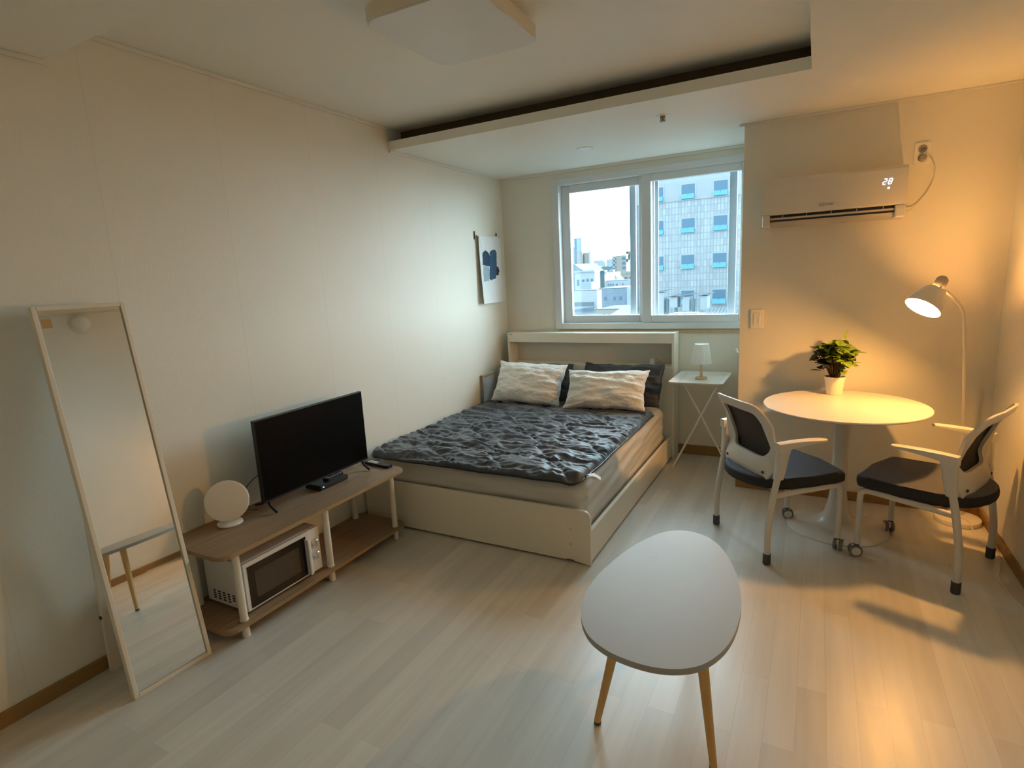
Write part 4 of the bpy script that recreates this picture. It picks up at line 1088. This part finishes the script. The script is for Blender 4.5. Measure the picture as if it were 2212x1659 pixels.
# city to the left
def wins(t, xs, zs, w, h, m=Wd, y=-.05):
    for x in xs:
        for z in zs:
            b = BM(); box(b, x, x+w, y, .02, z-GZ, z+h-GZ); obj('window', b, m, t, False)
t = ext('tower', 'slim glassy tower at the far left of the skyline', -159.2, -153.6, 400, 6, GZ, 27.8, Et)
b = BM(); box(b, -2.8, -.9, -.3, 0, 12, 27.5-GZ); obj('dark_strip', b, Wd, t, False)
b = BM(); box(b, 1.9, 2.8, -.3, 6, 27.5-GZ, 28.5-GZ); obj('roof_fin', b, Et, t, False)
t = ext('tower', 'pale second tower beside the slim glassy tower', -164.5, -159.9, 410, 6, GZ, 22, Ew)
t = ext('apartment_block', 'left one of two beige apartment blocks on the skyline', -118.0, -115.0, 300, 6, GZ, 13.8, Eb)
b = BM(); box(b, -1.5, 1.5, -.1, 0, 4-GZ, 4.2-GZ); obj('string_course', b, Ew, t, False)
t = ext('apartment_block', 'right one of two beige apartment blocks on the skyline', -114.5, -111.0, 302, 6, GZ, 13.2, Eb)
b = BM(); box(b, 1.2, 2.3, -.8, 2, 0, 13.8-GZ); obj('stair_tower', b, Ew, t, False)
t = ext('house', 'white flat roofed house with four windows left in the window view', -35.9, -32.35, 90, 2.6, GZ, 2.02, Ew)
wins(t, (-1.36, -.5), (-.35,), .42, 1.0); wins(t, (.35, 1.1), (.22,), .34, .52)
b = BM(); box(b, .05, 1.98, -2.2, 0, -1.2-GZ, .25-GZ); obj('annex', b, Er, t, False)
b = BM(); box(b, -1.8, 1.8, -.3, 2.8, 1.85-GZ, 2.1-GZ); obj('parapet', b, Er, t, False)
t = ext('house', 'near white house with one long dark opening at the bottom left of the view', -24.2, -21.36, 60, 1.6, GZ, -.30, Ew)
wins(t, (-1.28,), (-2.02,), 2.35, .46, Ed); b = BM(); loft(b, [[(-1.4, -.8, -2.62-GZ), (1.4, -.8, -2.35-GZ), (1.4, -.8, -2.2-GZ), (-1.4, -.8, -2.45-GZ)], [(-1.4, 0, -2.5-GZ), (1.4, 0, -2.23-GZ), (1.4, 0, -2.1-GZ), (-1.4, 0, -2.35-GZ)]]); obj('awning', b, Wd, t, False)
t = ext('brick_house', 'grey brick house with three small windows in the middle of the view', -24.75, -19.6, 70, 9, GZ, -.45, Eg)
wins(t, (-1.75, -.55, .25), (-1.95,), .28, .48)
b = BM(); box(b, 1.3, 2.5, -.3, 0, -2.6-GZ, -.3-GZ); obj('lattice_screen', b, Ew, t, False)
t = ext('office_building', 'beige block with dark braced side right on the skyline', -63.7, -60.0, 200, 8, GZ, 7.4, Eb)
b = BM(); box(b, -3.4, -1.85, .2, 8, 0, 7.3-GZ); obj('dark_side', b, Ed, t, False)
for k in range(4):
    b = BM(); z = 1.6 + 1.4*k; tube(b, [(-3.3, .05, z-GZ), (-1.95, .05, z+1.2-GZ)], .14, 6); tube(b, [(-1.95, .05, z-GZ), (-3.3, .05, z+1.2-GZ)], .14, 6); obj('brace', b, Ew, t, False)
wins(t, (.35,), (2.6, 4.2, 5.9), 1.3, .95)
t = ext('house', 'long low white house with a row of small windows in mid distance', -37.4, -31.8, 110, 6, GZ, -.05, Ew)
wins(t, (-2.2, -1.75, -1.3, -.5, .7), (-.95,), .28, .30)
t = ext('house', 'cream house with two small windows at the bottom of the left pane', -19.35, -16.7, 54, 6, GZ, -2.05, Eb)
wins(t, (-.6, -.1), (-2.9,), .24, .45, Wd)
t = thing('pitched_roof', 'pale pitched roof beside the cream house at the bottom of the view', 'roof', (-14.9, 48, GZ))
b = BM(); loft(b, [[(-1.4, 0, -2.35-GZ), (2.2, 0, -2.35-GZ), (2.2, .2, -2.45-GZ), (-1.4, .2, -2.45-GZ)], [(-.7, 3, -1.55-GZ), (2.2, 3, -1.55-GZ), (2.2, 3, -1.65-GZ), (-.7, 3, -1.65-GZ)]]); obj('sheets', b, R2, t, False)
b = BM(); box(b, -1.1, 2.2, .2, 4, 0, -2.4-GZ); obj('walls', b, Ew, t, False)
t = ext('house', 'narrow white block standing behind the window mullion', -42.5, -39.2, 150, 8, GZ, 4.2, Ew)
rc = random.Random(3)
spots = [(-58.5, 175), (-56.0, 165), (-52.6, 158), (-49.6, 150), (-46.6, 143), (-44.4, 150), (-50.5, 135), (-47.2, 128), (-44.0, 126), (-40.6, 114), (-61.5, 190), (-58.2, 200)]
places = ['behind the white flat roofed house', 'just right of the white flat roofed house', 'left of centre in the clutter', 'in the middle of the clutter', 'right of centre in the clutter', 'below the braced block', 'second row, left', 'second row, centre', 'second row, right', 'right edge of the clutter', 'below the braced block, far row', 'far row, centre']
for k, (x, y) in enumerate(spots):
    w = rc.uniform(2.2, 3.6); zt = rc.uniform(-.6, 1.9) + (y-120)*.010
    m_ = [Ew, Eb, Er, Ew][k % 4]
    t = ext('small_house', 'small distant pale house, %s of the hillside town' % places[k], x-w/2, x+w/2, y, 6, GZ, zt, m_, 'building', 'distant houses of the town')
    wins(t, (-w*.3, w*.08), (zt-1.1,), w*.18, .5)
    b = BM(); box(b, -w*.2, w*.25, 1, 3, zt-GZ, zt-GZ+.6); obj('roof_hut', b, m_, t, False)
def hill(name, label, pts, y, m):
    t = thing(name, label, 'trees', (pts[0][0], y, GZ))
    b = BM(); n = 60; rows = []
    for d_ in (0, 12):
        row = []
        for k in range(n+1):
            x = pts[0][0] + (pts[-1][0]-pts[0][0])*k/n
            for (a, za), (c, zc) in zip(pts, pts[1:]):
                if a <= x <= c or a >= x >= c: z = za + (zc-za)*(x-a)/(c-a)
            row.append((x-pts[0][0], d_, z - GZ + .9*fbm(x*.35, d_*.1, 2, 3)*(y/300)))
        rows.append(row)
    F0 = [b.verts.new((p[0], p[1], 0)) for p in rows[0]]; F1 = [b.verts.new(p) for p in rows[0]]; F2 = [b.verts.new(p) for p in rows[1]]; F3 = [b.verts.new((p[0], p[1], 0)) for p in rows[1]]
    for A1, B1 in ((F0, F1), (F1, F2), (F2, F3)):
        for k in range(n): b.faces.new((A1[k], A1[k+1], B1[k+1], B1[k]))
    o = obj('canopy', b, m, t, False); o['kind'] = 'stuff'
hill('tree_belt', 'bluish belt of trees across the middle of the skyline', [(-125, 6.0), (-112, 6.4), (-100, 4.6), (-88, 5.2), (-70, 4.4)], 280, Eh)
hill('tree_clump', 'dark clump of trees on the roof line of the white flat roofed house', [(-45.5, 3.4), (-41.5, 3.2), (-40.3, 3.6), (-38.5, 2.1)], 101, Eh)
for k, (x, z, w) in enumerate(((-176, 10.5, 9), (-165.5, 12.5, 10), (-188, 9.5, 9), (-153, 13, 10), (-200, 13.5, 6))):
    t = ext('distant_block', ['hazy low block in the middle of the far skyline', 'hazy block on the far skyline left of the braced building', 'hazy low block right of the beige apartments', 'hazy block touching the braced building on the far skyline', 'hazy narrow block just right of the beige apartments'][k], x-w/2, x+w/2, 470, 8, GZ, z, Ew if k % 2 else Et, 'building', 'hazy blocks on the far skyline')

# ------------------------------------------------------------------ light
w = bpy.data.worlds.new('overcast_sky'); S.world = w; w.use_nodes = True
nt = w.node_tree; bg = nt.nodes['Background']
# overcast sky, brightest low on the far side of the town, dimmer on the side behind this building
tcw = N(nt, 'ShaderNodeTexCoord'); sw = N(nt, 'ShaderNodeSeparateXYZ'); nt.links.new(tcw.outputs['Generated'], sw.inputs[0])
mw_ = N(nt, 'ShaderNodeMapRange'); mw_.interpolation_type = 'SMOOTHSTEP'
mw_.inputs['From Min'].default_value = -.35; mw_.inputs['From Max'].default_value = .35; mw_.inputs['To Min'].default_value = 2.5; mw_.inputs['To Max'].default_value = 13.8
nt.links.new(sw.outputs['Y'], mw_.inputs['Value']); mz_w = N(nt, 'ShaderNodeMapRange'); mz_w.interpolation_type = 'SMOOTHSTEP'
mz_w.inputs['From Min'].default_value = .35; mz_w.inputs['From Max'].default_value = .95; mz_w.inputs['To Min'].default_value = 1.0; mz_w.inputs['To Max'].default_value = .25
nt.links.new(sw.outputs['Z'], mz_w.inputs['Value'])
mm_w = N(nt, 'ShaderNodeMath', operation='MULTIPLY'); nt.links.new(mw_.outputs['Result'], mm_w.inputs[0]); nt.links.new(mz_w.outputs['Result'], mm_w.inputs[1])
nt.links.new(mm_w.outputs[0], bg.inputs['Strength'])
bg.inputs['Color'].default_value = (.71, .92, 1.0, 1)
pl = bpy.data.lights.new('window_portal', 'AREA'); pl.shape = 'RECTANGLE'; pl.size = 1.58; pl.size_y = 1.26
pl.cycles.is_portal = True
po_ = bpy.data.objects.new('window_portal', pl); C.objects.link(po_); po_.location = (-1.228, YW+.21, 1.666); po_.rotation_euler = (-PI/2, 0, 0)

# ------------------------------------------------------------------ camera
cam = bpy.data.cameras.new('camera'); co = bpy.data.objects.new('camera', cam); C.objects.link(co)
yaw, pitch, roll, fpx = 4.97600175e-01, 1.85705988e-01, -5.05578328e-02, 1217.298
fwd = Vector((-math.sin(yaw)*math.cos(pitch), math.cos(yaw)*math.cos(pitch), -math.sin(pitch)))
rt = Vector((math.cos(yaw), math.sin(yaw), 0)); up = rt.cross(fwd)
r2 = rt*math.cos(roll) + up*math.sin(roll); u2 = -rt*math.sin(roll) + up*math.cos(roll)
mw = Matrix((r2, u2, -fwd)).transposed().to_4x4(); mw.translation = (0, 0, 1.5)
co.matrix_world = mw
cam.sensor_fit = 'HORIZONTAL'; cam.sensor_width = 36; cam.lens = 36*fpx/2212; cam.clip_start = .02; cam.clip_end = 2000
S.camera = co

vs = S.view_settings
vs.view_transform = 'Standard'; vs.look = 'None'; vs.gamma = 1; vs.exposure = 0.75; vs.use_curve_mapping = False
cy = S.cycles
cy.use_denoising = True; cy.max_bounces = 11; cy.diffuse_bounces = 9; cy.glossy_bounces = 4; cy.transmission_bounces = 4; cy.transparent_max_bounces = 12
cy.use_adaptive_sampling = True; cy.adaptive_threshold = .02
cy.sample_clamp_indirect = 6; cy.caustics_reflective = False; cy.caustics_refractive = False
